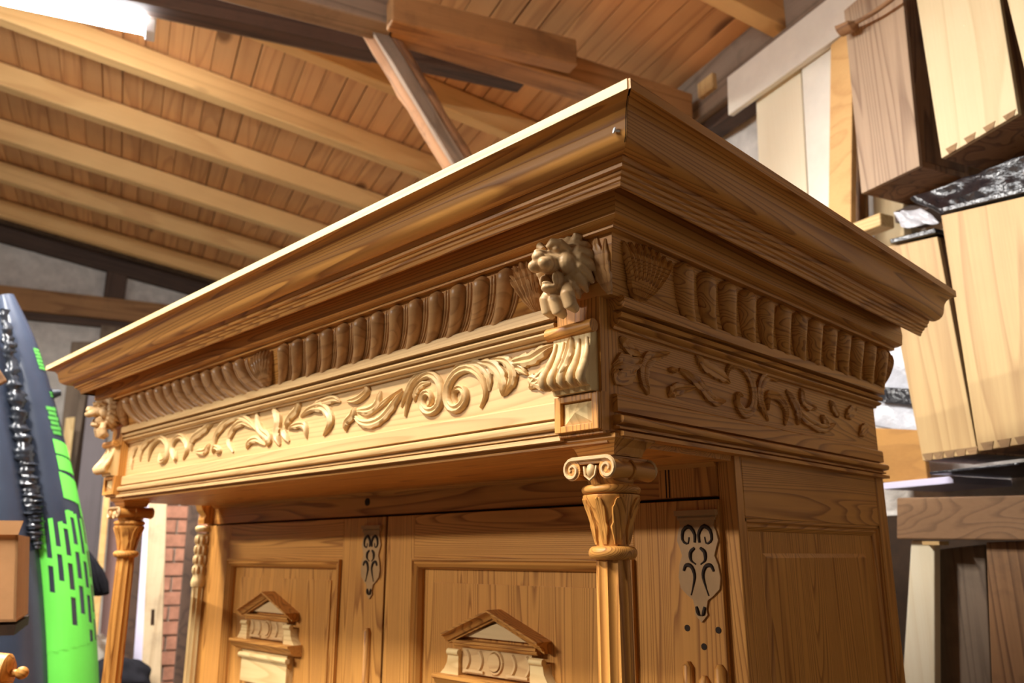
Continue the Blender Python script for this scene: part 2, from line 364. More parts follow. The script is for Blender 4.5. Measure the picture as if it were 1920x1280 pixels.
# log built along its own length so that its grain follows it
mwm = Matrix(((d.x, s2.x, s1.x, a.x), (d.y, s2.y, s1.y, a.y), (d.z, s2.z, s1.z, a.z + EZ), (0, 0, 0, 1)))
inv = mwm.inverted(); lb = MB(); lb.add([inv @ Vector((x, y, z + EZ)) for x, y, z in b.v], b.f)
link('log_strut', lb.mesh('log_strut', 0, 50), 'bark', tr, mwm)
bar('squared_edge', a - e*.03 + (s1*-.01 - s2*.0) - U*.045 - s1*.02, a + e*1.4 - U*.045 - s1*.03, .02, .045, 'greybeam', tr, s1, .003, .002)
# ------------------------------------------------------------------ the wardrobe
XR, YA, YB = -.3954, .549, 1.437          # outer corner of the crown and the back edge
XL = -2.078
SX = -.55                                  # right side of the carcass
LX = -2.05                                 # left side of the carcass
W = empty('wardrobe', (-1.29, 1.2, -EZ), 'large carved pine wardrobe with columns, lion heads and a heavy cornice', 'wardrobe')
def dl(d): return min(d, .06)
def mould_front(name, prof, mat, x0=None, x1=None, parent=W, smooth=40):
    """profile (d, z): d is how far it lies behind the crown's edge; mitred at both ends unless x0 / x1 are given"""
    b = MB(); b.loft([[((XL + dl(d)) if x0 is None else x0, YA + d, z) for d, z in prof], [((XR - d) if x1 is None else x1, YA + d, z) for d, z in prof]])
    return obj(name, b, mat, parent, smooth)
def mould_side(name, prof, mat, y0=None, parent=W, smooth=40, y1=YB, s=1):
    b = MB(); b.loft([[((XR - d) if s > 0 else XL + dl(d), (YA + d) if y0 is None else y0, z) for d, z in prof], [((XR - d) if s > 0 else XL + dl(d), y1, z) for d, z in prof]])
    return obj(name, b, mat, parent, smooth)
def arc(c, r, a0, a1, n=6): return [(c[0] + r[0]*math.cos(math.radians(a0 + (a1 - a0)*i/n)), c[1] + r[1]*math.sin(math.radians(a0 + (a1 - a0)*i/n))) for i in range(n + 1)]
crown = [(.13, .424), (0, .424), (0, .4135), (.0095, .4135), (.0115, .4125), (.0165, .409), (.0195, .4045), (.021, .3995), (.0222, .394), (.0236, .3885), (.026, .3845), (.0297, .3815), (.034, .3797), (.039, .379), (.0435, .3797),
         (.0462, .3815), (.0478, .3785), (.0485, .3765), (.0500, .3762), (.0505, .3715), (.0552, .3708), (.0562, .3675), (.0590, .3665), (.0595, .3635), (.0615, .3625), (.0625, .3585), (.0645, .358), (.0665, .359), (.0675, .380), (.13, .380)]
cf = mould_front('crown_molding', crown, 'honeyX', None, None); mould_side('crown_molding', crown, 'honeyY'); mould_side('crown_molding', crown, 'honeyY', s=-1)
strip = [(-.0012, .4242), (-.0012, .4138), (.004, .4138), (.004, .4242)]
tag(mould_front('crown_edge_strip', strip, 'paleX', XL, XR - .003, cf), 'pale edge strip along the front of the crown')
b = MB(); g_ = [(d, z) for d, z in crown[2:12]]; b.loft([[(XR - d - .0014, YA + d - .0004, z) for d, z in g_], [(XR - d + .0004, YA + d + .0004, z) for d, z in g_]], False, False); obj('mitre_gap_shade', b, 'shade_black', cf)  # dark ribbon on the mitre, painting the shade inside its gap
obj('top_board', MB().box(XL + .12, XR - .12, YA + .12, YB, .405, .42), 'honeyX', W)
bed = [(.13, .3795), (.0935, .3795), (.0925, .3640), (.094, .354), (.0945, .3485), (.0965, .3475), (.1, .346), (.104, .3455), (.108, .345), (.1085, .341), (.112, .341), (.16, .341)]
mould_front('bed_molding', bed, 'honeyX'); mould_side('bed_molding', bed, 'honeyY')
cove = [(.118, .343), (.1195, .331), (.1225, .318), (.127, .305), (.133, .292), (.1395, .280), (.17, .280), (.17, .343)]
gf = mould_front('gadroon_frieze', cove, 'honeyX'); gs = mould_side('gadroon_frieze', cove, 'honeyY'); mould_side('gadroon_frieze', cove, 'honeyY', s=-1)
def cv(t):     # a point of the cove, t 0 at the top, 1 at the bottom, and its outward normal (in d, z)
    P = cove[:6]; x = t*(len(P) - 1); k = min(int(x), len(P) - 2); f = x - k
    d = P[k][0] + (P[k+1][0] - P[k][0])*f; z = P[k][1] + (P[k+1][1] - P[k][1])*f
    tx, tz_ = P[k+1][0] - P[k][0], P[k+1][1] - P[k][1]; L = math.hypot(tx, tz_)
    return d, z, (tz_/L, -tx/L)
def gadroon_mesh(name, shift, side, r0=.0128):
    """one lobe and the two fine reeds beside it, at s = 0 along the run; side False: run along X, front"""
    b = MB()
    def P(s, t, h):
        d, z, n = cv(min(1, max(0, t))); dd = d + n[0]*h; zz = z + n[1]*h
        return (XR - dd, s, zz) if side else (s, YA + dd, zz)
    def lobe(off, r, t0, hh):
        secs = []
        for i in range(13):
            x = i/12; t = t0 + (1 - t0)*x; s = off + shift*x**2.3; rr = r*min(1, math.sqrt(.02 + x/.16))
            secs.append([P(s + rr*math.cos(PI*(1 - k/8)), t, hh*(1 - .55*x**2)*(rr/r)*math.sin(PI*k/8) - .001) for k in range(9)] + [P(s, t, -.004)])
        b.loft(secs)
    lobe(0, r0, .03, .016); 
    if not side:
        lobe(-.0162, .0026, .05, .004); lobe(.0162, .0026, .05, .004); lobe(.0215, .0026, .05, .004)
    return b.mesh(name, EZ, 60)
gm_r = gadroon_mesh('gadroon', -.040, False); gm_l = gadroon_mesh('gadroon', .040, False); gm_s = gadroon_mesh('gadroon', .042, True, .0178)
for me in (gm_r, gm_l): me.materials.append(M['gadroon'])
gm_s.materials.append(M['carveY'])
for k in range(13): link('gadroon', gm_r, None, gf, Matrix.Translation((-.676 - k*.0436, 0, 0)))
for k in range(13): link('gadroon', gm_l, None, gf, Matrix.Translation((-1.352 - k*.0436, 0, 0)))
for k in range(13): link('gadroon', gm_s, None, gs, Matrix.Translation((0, .803 + k*.0492, 0)))
def fan(name, s0, spread, side, parent, n=5, w=.0062, h=.0065, bend=0):
    """acanthus leaf on the cove: a fan of carved lobes"""
    b = MB()
    for i in range(n):
        a = (i - (n - 1)/2)/((n - 1)/2)
        pts = []
        for j in range(5):
            t = j/4; d, z, nn = cv(1 - t*(1 - .12*abs(a))); s = s0 + a*spread*(t**.8) + bend*t*t; hh = .0005 + min(.0045, .1*spread)*math.sin(PI*min(1, t*.9 + .1))*(1 - .3*abs(a)); d += nn[0]*hh; z += nn[1]*hh
            pts.append((XR - d, s, z) if side else (s, YA + d, z))
        relief(b, pts, (1, 0, -.35) if side else (0, -1, -.35), w*(1 - .2*abs(a)), h, 5, 20, (.5, .2))
    return obj(name, b, 'carveY' if side else 'gadroon', parent, 50)
fan('acanthus_leaf', -1.278, .036, False, gf, 7); fan('acanthus_leaf', -.640, .022, False, gf, 5, .006, .0065, -.012); fan('acanthus_leaf', -1.915, .022, False, gf, 5, .006, .0065, .012)
fan('acanthus_leaf', .732, .046, True, gs, 8); fan('acanthus_leaf', 1.425, .02, True, gs, 4)
fan('acanthus_leaf', -.535, .012, False, gf, 3, .0055, .0025)
ledge = [(.17, .281), (.1355, .2815), (.1335, .2800), (.1335, .2672), (.150, .2665), (.150, .2640), (.1385, .2632), (.137, .2605), (.139, .2575), (.147, .2568), (.147, .2550), (.141, .2543), (.1405, .252), (.143, .2495), (.149, .2485), (.15, .2455), (.17, .245)]
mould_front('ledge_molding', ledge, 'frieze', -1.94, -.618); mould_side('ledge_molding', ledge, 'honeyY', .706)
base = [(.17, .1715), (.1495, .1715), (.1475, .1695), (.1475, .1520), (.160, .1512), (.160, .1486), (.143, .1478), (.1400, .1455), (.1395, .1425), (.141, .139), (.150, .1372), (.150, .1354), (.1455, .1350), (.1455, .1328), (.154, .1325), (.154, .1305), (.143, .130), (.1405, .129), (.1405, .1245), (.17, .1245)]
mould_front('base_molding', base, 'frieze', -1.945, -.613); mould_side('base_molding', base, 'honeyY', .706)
fb = obj('frieze_board', MB().box(-1.945, -.612, .704, .72, .168, .247), 'frieze', W)
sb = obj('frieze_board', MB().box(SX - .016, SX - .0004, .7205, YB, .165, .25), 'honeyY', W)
obj('frieze_board', MB().box(-2.005, -1.989, .704, YB, .165, .25), 'honeyY', W)
def c2(*p): return [on_y(640 + x/4.571, 560 + y/4.571, .704) for x, y in p]
def c4(*p): return [on_y(220 + x/4.571, 740 + y/4.571, .704) for x, y in p]
def c3(*p): return [on_x(1140 + x/3.692, 580 + y/3.692, SX) for x, y in p]
def carve(name, pts, w, h_, lobes=0, n=30, taper=(.35, .2), parent=fb, nrm=(0, -1, 0), mat='carve', groove=.6):
    return obj(name, relief(MB(), pts, nrm, w, h_*.8, lobes, n, taper, groove), mat, parent, 55)
for pts, w, h, lb in (
    (c2((555, 1010), (575, 920), (610, 810), (680, 700), (765, 650), (840, 700), (868, 800), (850, 910), (795, 965), (735, 960), (700, 900), (712, 830), (755, 805), (785, 845), (775, 905), (745, 925)), .0062, .0085, 0),
    (c2((520, 930), (560, 820), (620, 700), (710, 625), (800, 640)), .0045, .0055, 0),
    (c2((635, 885), (650, 800), (700, 740), (770, 722)), .0045, .006, 4),
    (c2((1200, 935), (1245, 840), (1240, 740), (1180, 640), (1090, 600), (990, 645), (925, 750), (915, 860), (950, 935), (1010, 940), (1065, 880), (1070, 800), (1025, 765), (980, 800), (985, 870), (1002, 890)), .0064, .0085, 0),
    (c2((1275, 790), (1275, 670), (1220, 590), (1120, 545), (1020, 575), (940, 650)), .0055, .006, 7),
    (c2((1185, 550), (1280, 560), (1350, 610), (1390, 690), (1400, 770), (1393, 838)), .0075, .009, 5),
    (c2((1300, 520), (1420, 535), (1480, 610), (1475, 720), (1410, 830)), .0060, .008, 6),
    (c2((1440, 560), (1560, 535), (1650, 515), (1750, 450), (1845, 395)), .0075, .009, 5),
    (c2((1470, 590), (1540, 600), (1600, 650)), .0050, .007, 3),
    (c2((1620, 770), (1690, 705), (1750, 650), (1810, 640)), .0065, .008, 4), (c2((1610, 680), (1690, 715), (1800, 745)), .0070, .008, 4),
    (c2((110, 1000), (180, 1060), (260, 1072), (350, 1035), (430, 950), (490, 860), (540, 790)), .0062, .008, 8),
    (c2((150, 965), (230, 988), (310, 945), (400, 870), (525, 770)), .0042, .006, 0),
    (c2((140, 960), (250, 955), (320, 900), (345, 790)), .0060, .008, 4),
    (c2((60, 880), (150, 865), (230, 800), (235, 725)), .0060, .009, 0), (c2((45, 1135), (60, 1060), (110, 1000), (125, 930)), .0058, .009, 3),
    (c4((1580, 185), (1680, 120), (1770, 110), (1830, 170), (1835, 260), (1775, 350)), .0072, .009, 5), (c4((1470, 290), (1560, 260), (1620, 270), (1630, 375)), .0055, .008, 3),
    (c4((1450, 285), (1490, 200), (1550, 130), (1580, 45)), .0065, .009, 3), (c4((1700, 130), (1740, 80), (1860, 40), (1920, 60)), .0060, .008, 3),
    (c4((1400, 430), (1380, 330), (1390, 220), (1345, 90)), .0085, .010, 4), (c4((1480, 400), (1440, 320), (1450, 260)), .0060, .009, 2), (c4((1290, 440), (1310, 370), (1230, 290), (1205, 130)), .0075, .009, 4),
    (c4((1000, 490), (970, 390), (1010, 290), (1090, 240), (1180, 290)), .0065, .009, 4), (c4((840, 460), (860, 350), (930, 250), (1040, 185), (1150, 235), (1230, 330)), .0070, .009, 5),
    (c4((1115, 460), (1150, 400), (1210, 385), (1275, 430)), .0055, .008, 3), (c4((825, 500), (850, 450), (890, 480), (850, 500)), .0050, .008, 0),
    (c4((680, 490), (760, 485), (800, 420)), .0060, .008, 4), (c4((270, 570), (310, 450), (380, 370), (440, 430), (430, 540), (380, 570), (370, 500)), .0065, .009, 0),
    (c4((200, 570), (230, 450), (330, 350), (430, 335)), .0060, .008, 4), (c4((570, 555), (615, 460), (570, 365), (515, 375), (480, 460), (510, 550), (520, 480)), .0065, .009, 0),
    (c4((640, 480), (660, 380), (760, 300), (830, 240)), .0075, .009, 5), (c4((775, 225), (800, 245), (780, 290)), .0050, .008, 0), (c4((130, 640), (140, 520), (180, 440)), .0060, .007, 3)):
    carve('scroll' if lb == 0 else 'carved_leaf', pts, w, h, lb)
for pts, w, lb in (
    (c3((30, 395), (100, 360), (160, 380), (240, 350)), .0085, 3), (c3((35, 400), (65, 475), (140, 450), (180, 390)), .0085, 3), (c3((80, 190), (130, 265), (215, 320)), .0065, 3),
    (c3((275, 590), (238, 470), (270, 350), (420, 300)), .0075, 4), (c3((415, 600), (460, 555), (600, 540)), .0065, 3), (c3((490, 415), (600, 500), (720, 625), (810, 635)), .0065, 5),
    (c3((605, 320), (660, 390), (760, 450), (840, 510)), .0075, 5), (c3((600, 465), (660, 560), (740, 640)), .0060, 3), (c3((415, 415), (440, 422), (462, 430)), .0040, 0),
    (c3((815, 490), (830, 405), (900, 385), (965, 455), (1000, 580), (985, 690), (935, 720), (885, 650), (895, 585), (930, 600)), .0075, 0),
    (c3((1220, 800), (1222, 690), (1165, 605), (1100, 600), (1105, 700)), .0072, 0), (c3((1170, 490), (1090, 465), (1045, 530), (1045, 650), (1105, 770)), .0078, 0),
    (c3((1330, 545), (1350, 640), (1440, 690)), .0075, 4), (c3((1230, 560), (1300, 690), (1310, 800)), .0075, 4), (c3((1280, 650), (1350, 755), (1480, 825), (1570, 790)), .0065, 5),
    (c3((1530, 635), (1590, 745)), .0075, 2), (c3((1470, 735), (1515, 805)), .0065, 2), (c3((1640, 745), (1710, 680)), .0080, 3), (c3((1735, 870), (1790, 800)), .0080, 2)):
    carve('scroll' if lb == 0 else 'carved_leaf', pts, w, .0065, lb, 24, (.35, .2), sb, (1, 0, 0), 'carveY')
obj('soffit_board', MB().box(LX + .05, SX - .004, .70, .96, .118, .126), 'honeyX', W)
obj('entablature_back', MB().box(-1.985, SX - .02, YB - .02, YB, .12, .40), 'brownX', W)
# piers: block with a diamond, console, lion head, column
def volute(b, cx, cz, y, r, s, nrm=-1):
    pts = []
    for i in range(22):
        a = PI/2 + s*i/21*2.15*2*PI*.62; rr = r*(1 - .80*i/21)
        pts.append((cx + rr*math.cos(a), y, cz + rr*math.sin(a)))
    b.tube(pts, [.0026*(1 - .4*i/21) for i in range(22)], 6)
def lion_mesh():
    b = MB()
    E_ = lambda x, o, z, rx, ro, rz_: b.ball((x, -o, z), (rx, ro, rz_), 14, 9)
    T_ = lambda pts, r: b.tube([(x, -o, z) for x, o, z in pts], r, 14)
    E_(0, .010, .002, .030, .020, .032); E_(0, .030, .011, .0225, .024, .020); E_(0, .050, .000, .0135, .022, .0108); E_(0, .068, .0045, .0078, .0065, .0056); E_(0, .056, .010, .006, .018, .004)
    for s in (-1, 1):
        T_([(s*.003, .0555, .0165), (s*.009, .0545, .0225), (s*.016, .048, .0215), (s*.021, .038, .015)], [.0035, .0048, .0045, .003])
        E_(s*.0108, .0495, .0150, .0046, .005, .0036); E_(s*.0078, .0635, -.0045, .0074, .0100, .0072); E_(s*.0178, .036, .000, .0095, .015, .0135)
        T_([(s*.006, .056, .0075), (s*.014, .050, .004), (s*.019, .043, -.006)], [.0022, .0028, .002])
        E_(s*.0095, .044, -.0185, .0036, .012, .0095)
        T_([(s*.019, .030, .026), (s*.025, .031, .033), (s*.029, .027, .029)], [.004, .006, .004])
    E_(0, .047, -.0285, .0092, .014, .0052); E_(0, .053, -.0235, .0052, .008, .0024)
    for k in range(15):
        a = math.radians(-50 + 280*k/14); x, z = math.cos(a), math.sin(a); tw = .3*(-1 if x > 0 else 1)
        r3 = [(x*.021, .034, .004 + z*.021), (math.cos(a + tw*.4)*.0285, .031, .004 + math.sin(a + tw*.4)*.0285), (math.cos(a + tw)*.0345, .021, .004 + math.sin(a + tw)*.034), (math.cos(a + tw*1.6)*.0355, .008, .004 + math.sin(a + tw*1.6)*.036)]
        T_(r3, [.0045, .0058, .0055, .003])
    for x, z, q in ((-.0145, -.040, .9), (.001, -.043, 1), (.0175, -.040, .95)):
        T_([(x*.8, .036, z + .016), (x, .040, z + .004), (x*1.05, .036, z - .008), (x*1.1, .026, z - .013)], [.006*q, .0088*q, .0085*q, .004])
    me = b.mesh('lion_head', 0); return me
lion = lion_mesh(); lion.materials.append(M['lion'])
def pier(xc, nm):
    hw = .0315; x0, x1 = xc - hw, xc + hw
    pf = obj('pier', MB().box(x0, x1, .688, .7205, .127, .345), 'honeyZ', W)
    b = MB(); b.box(x0, x1 + .0005, .686, .706, .130, .1725); link_o = obj('block', b, 'honeyZ', pf)
    b = MB(); f = .009
    for q in ((x0, x0 + f, .131, .1715), (x1 - f, x1, .131, .1715), (x0 + f, x1 - f, .131, .131 + f*.8), (x0 + f, x1 - f, .1715 - f*.8, .1715)): b.box(q[0], q[1], .6805, .6875, q[2], q[3])
    obj('block_frame', b, 'honeyZ', pf, None, .0006)
    b = MB(); a0, a1, z0, z1 = x0 + f, x1 - f, .131 + f*.8, .1715 - f*.8
    b.add([(a0, .6865, z0), (a1, .6865, z0), (a1, .6865, z1), (a0, .6865, z1), ((a0 + a1)/2, .679, (z0 + z1)/2)], [(0, 1, 4), (1, 2, 4), (2, 3, 4), (3, 0, 4), (3, 2, 1, 0)])
    obj('diamond_point', b, 'paleZ', pf)
    # console: an S-shaped bracket with carved ribs
    prof = [(.70, .240), (.676, .240), (.676, .232), (.6745, .222), (.671, .212), (.666, .202), (.6605, .194), (.6575, .188), (.6585, .183), (.663, .1795), (.669, .1785), (.673, .1775), (.675, .1725), (.70, .1725)]
    b = MB(); b.prism([(x0 + .004, y, z) for y, z in prof], (2*hw - .008, 0, 0)); cs = obj('console', b, 'paleZ', pf, 40)
    b = MB()
    for k in range(5):
        x = x0 + .009 + k*(2*hw - .018)/4; b.tube([(x + (x - xc)*.25*math.sin(PI*i/10), y - .0005, z) for i, (y, z) in enumerate(prof[2:11])], [.0022, .003, .0038, .0046, .0052, .0054, .005, .004, .002], 8)
    relief(b, [(xc, .676, .236), (xc, .673, .218), (xc, .664, .2), (xc, .656, .188)], (0, -1, .2), .006, .006, 4, 16)
    obj('console_leaf', b, 'carve', cs, 60)
    b = MB(); b.tube([(x0 - .004, .676, .2445), (x1 + .001, .676, .2445)], .0075, 14); obj('roll', b, 'honeyX', pf, 40)
    o = link('lion_head', lion, None, pf, Matrix.Translation((xc + .0035, .686, .312 + EZ)))
    rm = o.modifiers.new('remesh', 'REMESH'); rm.mode = 'VOXEL'; rm.voxel_size = .0009; rm.use_smooth_shade = True
    sm = o.modifiers.new('smooth', 'SMOOTH'); sm.factor = .5; sm.iterations = 14
pier(-.5815, 'r'); pier(-1.972, 'l')
def column(cx, cy):
    sh = MB(); sh.lathe([(.0185, -.002), (.0183, -.012), (.0188, -.03), (.0195, -.2), (.0205, -.6), (.0205, -.9)], cx, cy, 80, 10, .0030)
    sh.lathe([(.03, -.9), (.034, -.91), (.03, -.925), (.028, -.94), (.036, -.955), (.036, -.97)], cx, cy, 32); sh.box(cx - .045, cx + .045, cy - .045, cy + .045, -1.66, -.97)
    col = obj('column', sh, 'honeyZ', W, 50)
    b = MB(); q = .0365
    def sq(h, z): return [(cx - h, cy - h, z), (cx + h, cy - h, z), (cx + h, cy + h, z), (cx - h, cy + h, z)]
    b.loft([sq(q, .127), sq(q, .1225), sq(q - .003, .1205), sq(q - .008, .115), sq(q - .0105, .109), sq(q - .0115, .1055)]); obj('abacus', b, 'honeyX', col)
    b = MB(); b.lathe([(.022, .106), (.027, .102), (.029, .092), (.026, .08), (.024, .074)], cx, cy, 28)
    for s in (-1, 1):           # cushions running front to back behind the volutes
        secs = []
        for i in range(9):
            y = cy - .037 + .074*i/8; r = .0115*(.78 + .22*abs(1 - 2*i/8)**1.5)
            secs.append([(cx + s*.0245 + r*math.cos(2*PI*k/16), y, .0905 + r*math.sin(2*PI*k/16)) for k in range(16)])
        b.loft(secs); b.tube([(cx + s*.0245 + .0098*math.cos(2*PI*k/16), cy, .0905 + .0098*math.sin(2*PI*k/16)) for k in range(17)], .0018, 6)
    b.box(cx - .025, cx + .025, cy - .036, cy + .036, .0965, .1045); cap = obj('capital', b, 'honeyY', col, 45)
    for yy in (cy - .0375, cy + .0375):
        for s in (-1, 1):
            b = MB(); volute(b, cx + s*.0245, .0905, yy, .0118, -s); b.tube([(cx, yy, .1023), (cx + s*.0245, yy, .1023)], .0026, 6); obj('volute', b, 'lion', cap, 50)
    b = MB(); b.ball((cx, cy - .033, .089), (.0062, .006, .0085)); b.tube([(cx - .0088, cy - .035, .094), (cx - .007, cy - .036, .084), (cx, cy - .036, .079), (cx + .007, cy - .036, .084), (cx + .0088, cy - .035, .094)], .0016, 6); obj('egg', b, 'carve', cap, 50)
    b = MB(); b.lathe([(.027, .0745)] + [(.0265 + .0065*math.cos(math.radians(a)), .0695 + .0052*math.sin(math.radians(a))) for a in range(80, -91, -17)] + [(.026, .0643)], cx, cy, 32); obj('neck_ring', b, 'honeyX', col, 50)
    b = MB(); b.lathe([(.0315, .0638), (.0318, .0615), (.029, .055), (.0255, .046), (.0222, .036), (.0195, .024), (.018, .013), (.0178, .009)], cx, cy, 32); bell = obj('bell', b, 'honeyZ', col, 50)
    b = MB()
    for k in range(8):
        a = 2*PI*k/8 + .2; ca, sa = math.cos(a), math.sin(a)
        relief(b, [(cx + r*ca, cy + r*sa, z) for r, z in ((.0182, .011), (.0203, .026), (.0243, .042), (.0298, .0565), (.0322, .0605))], (ca, sa, 0), .0062 if k % 2 else .0045, .0022, 3, 16, (.6, .3))
    obj('bell_leaf', b, 'honeyZ', bell, 55)
    b = MB(); b.lathe([(.017, .0095)] + [(.0205 + .0062*math.cos(math.radians(a)), .002 + .007*math.sin(math.radians(a))) for a in range(90, -91, -18)] + [(.017, -.0055)], cx, cy, 32); obj('shaft_ring', b, 'honeyX', col, 50)
column(-.5772, .7335); column(-1.962, .7335)
# carcass
FY = .957
obj('front_stile', MB().box(SX - .026, SX, FY, FY + .018, -1.66, .126), 'honeyZ', W, None, .0015)
obj('front_stile', MB().box(LX, LX + .03, FY, FY + .03, -1.66, .126), 'honeyZ', W, None, .0015)
tr_ = obj('top_rail', MB().box(LX + .03, SX - .026, FY, FY + .028, .074, .126), 'honeyX', W, None, .0015)
obj('rail_molding', MB().prism([(LX + .03, FY, .126), (LX + .03, FY - .010, .126), (LX + .03, FY - .009, .118), (LX + .03, FY - .003, .113), (LX + .03, FY, .112)], (SX - .026 - LX - .03, 0, 0)), 'honeyX', tr_)
for x, z in ((-1.358, .1005), (-.615, .1005)):
    b = MB(); b.tube([(x, FY - .0015, z), (x, FY + .01, z)], .0075, 14); obj('peg', b, 'shade_black', tr_)
obj('gap_light_blocker', MB().box(LX + .03, SX - .027, FY + .012, FY + .03, .05, .0745), 'shade_black', tr_)  # added dark strip that stops light leaking through the gap over the doors
obj('rail_block', MB().box(-.668, -.5765, FY - .0025, FY + .01, .0745, .1195), 'honeyZ', tr_, None, .001)
for x in (-.656, -.651): obj('groove', MB().box(x, x + .0015, FY - .0032, FY, .075, .119), 'shade_black', tr_)
# right side: frame and raised panel
obj('side_rail', MB().box(SX - .025, SX, .975, YB - .03, .046, .126), 'honeyY', W, None, .001)
obj('side_stile', MB().box(SX - .03, SX + .001, YB - .032, YB + .004, -1.66, .126), 'honeyZ', W, None, .0015)
sp = obj('side_panel', MB().box(SX - .02, SX - .010, .97, YB - .03, -1.6, .046), 'honeyZ', W)
pm = [(0, 0), (.0085, 0), (.0085, -.004), (.004, -.006), (.006, -.010), (.002, -.015), (0, -.016)]
b = MB(); b.loft([[(SX - .010 + d, .975, .046 + z) for d, z in pm], [(SX - .010 + d, YB - .032, .046 + z) for d, z in pm]]); obj('panel_molding', b, 'honeyY', sp)
for y, s in ((.975, 1), (YB - .032, -1)):
    b = MB(); b.loft([[(SX - .010 + d, y - s*z, .046) for d, z in pm], [(SX - .010 + d, y - s*z, -1.6) for d, z in pm]]); obj('panel_molding', b, 'honeyZ', sp)
b = MB(); a0, a1, z1 = 1.03, YB - .075, .002; b.add([(SX - .010, a0, -1.55), (SX - .010, a1, -1.55), (SX - .010, a1, z1), (SX - .010, a0, z1), (SX - .0065, a0 + .006, -1.54), (SX - .0065, a1 - .006, -1.54), (SX - .0065, a1 - .006, z1 - .006), (SX - .0065, a0 + .006, z1 - .006)], [(4, 5, 6, 7), (0, 1, 5, 4), (1, 2, 6, 5), (2, 3, 7, 6), (3, 0, 4, 7)])
obj('raised_field', b, 'honeyZ', sp)
obj('back_board', MB().box(LX + .02, SX - .03, YB - .02, YB - .004, -1.6, .12), 'brownZ', W); obj('left_side', MB().box(LX, LX + .02, FY + .03, YB, -1.66, .12), 'honeyZ', W); obj('plinth', MB().box(LX - .01, SX + .01, .66, YB, -1.75, -1.655), 'honeyX', W)
# doors
DY = .948; DT = .0698; DB = -1.60
def door(x0, x1, px0, px1, pz, name):
    d = obj('door', MB().box(x0, x1, DY + .012, DY + .024, DB, DT), 'honeyZ', W)
    obj('door_rail', MB().box(px0, px1, DY, DY + .014, pz, DT), 'honeyX', d, None, .001)
    obj('door_stile', MB().box(x0, px0, DY, DY + .014, DB, DT), 'honeyZ', d, None, .001); obj('door_stile', MB().box(px1, x1, DY, DY + .014, DB, DT), 'honeyZ', d, None, .001)
    q = [(0, 0), (-.007, 0), (-.007, .003), (-.004, .0055), (-.0065, .009), (-.001, .0145), (.004, .017), (.006, .018), (.012, .018), (.012, 0)]
    b = MB(); b.loft([[(px0 + w_, DY + y, pz - w_) for y, w_ in q], [(px1 - w_, DY + y, pz - w_) for y, w_ in q]]); obj('panel_molding', b, 'honeyX', d)
    for x, s in ((px0, 1), (px1, -1)):
        b = MB(); b.loft([[(x + s*w_, DY + y, pz - w_) for y, w_ in q], [(x + s*w_, DY + y, DB + .1) for y, w_ in q]]); obj('panel_molding', b, 'honeyZ', d)
    b = MB(); i0, i1, zt = px0 + .018, px1 - .018, pz - .018; e = .03
    b.add([(i0, DY + .011, zt), (i1, DY + .011, zt), (i1, DY + .011, DB + .1), (i0, DY + .011, DB + .1)], [(0, 1, 2, 3)])
    b.box(i0 + e, i1 - e, DY + .0085, DY + .0115, DB + .15, zt - e*.75); obj('door_panel', b, 'honeyZ', d)
    return d
d1 = door(-2.018, -1.2835, -1.897, -1.423, -.009, 'l'); d2 = door(-1.2775, -.573, -1.196, -.7085, -.006, 'r')
obj('door_edge', MB().box(-1.2852, -1.2765, DY + .004, DY + .02, DB, DT - .001), 'shade_black', d1)
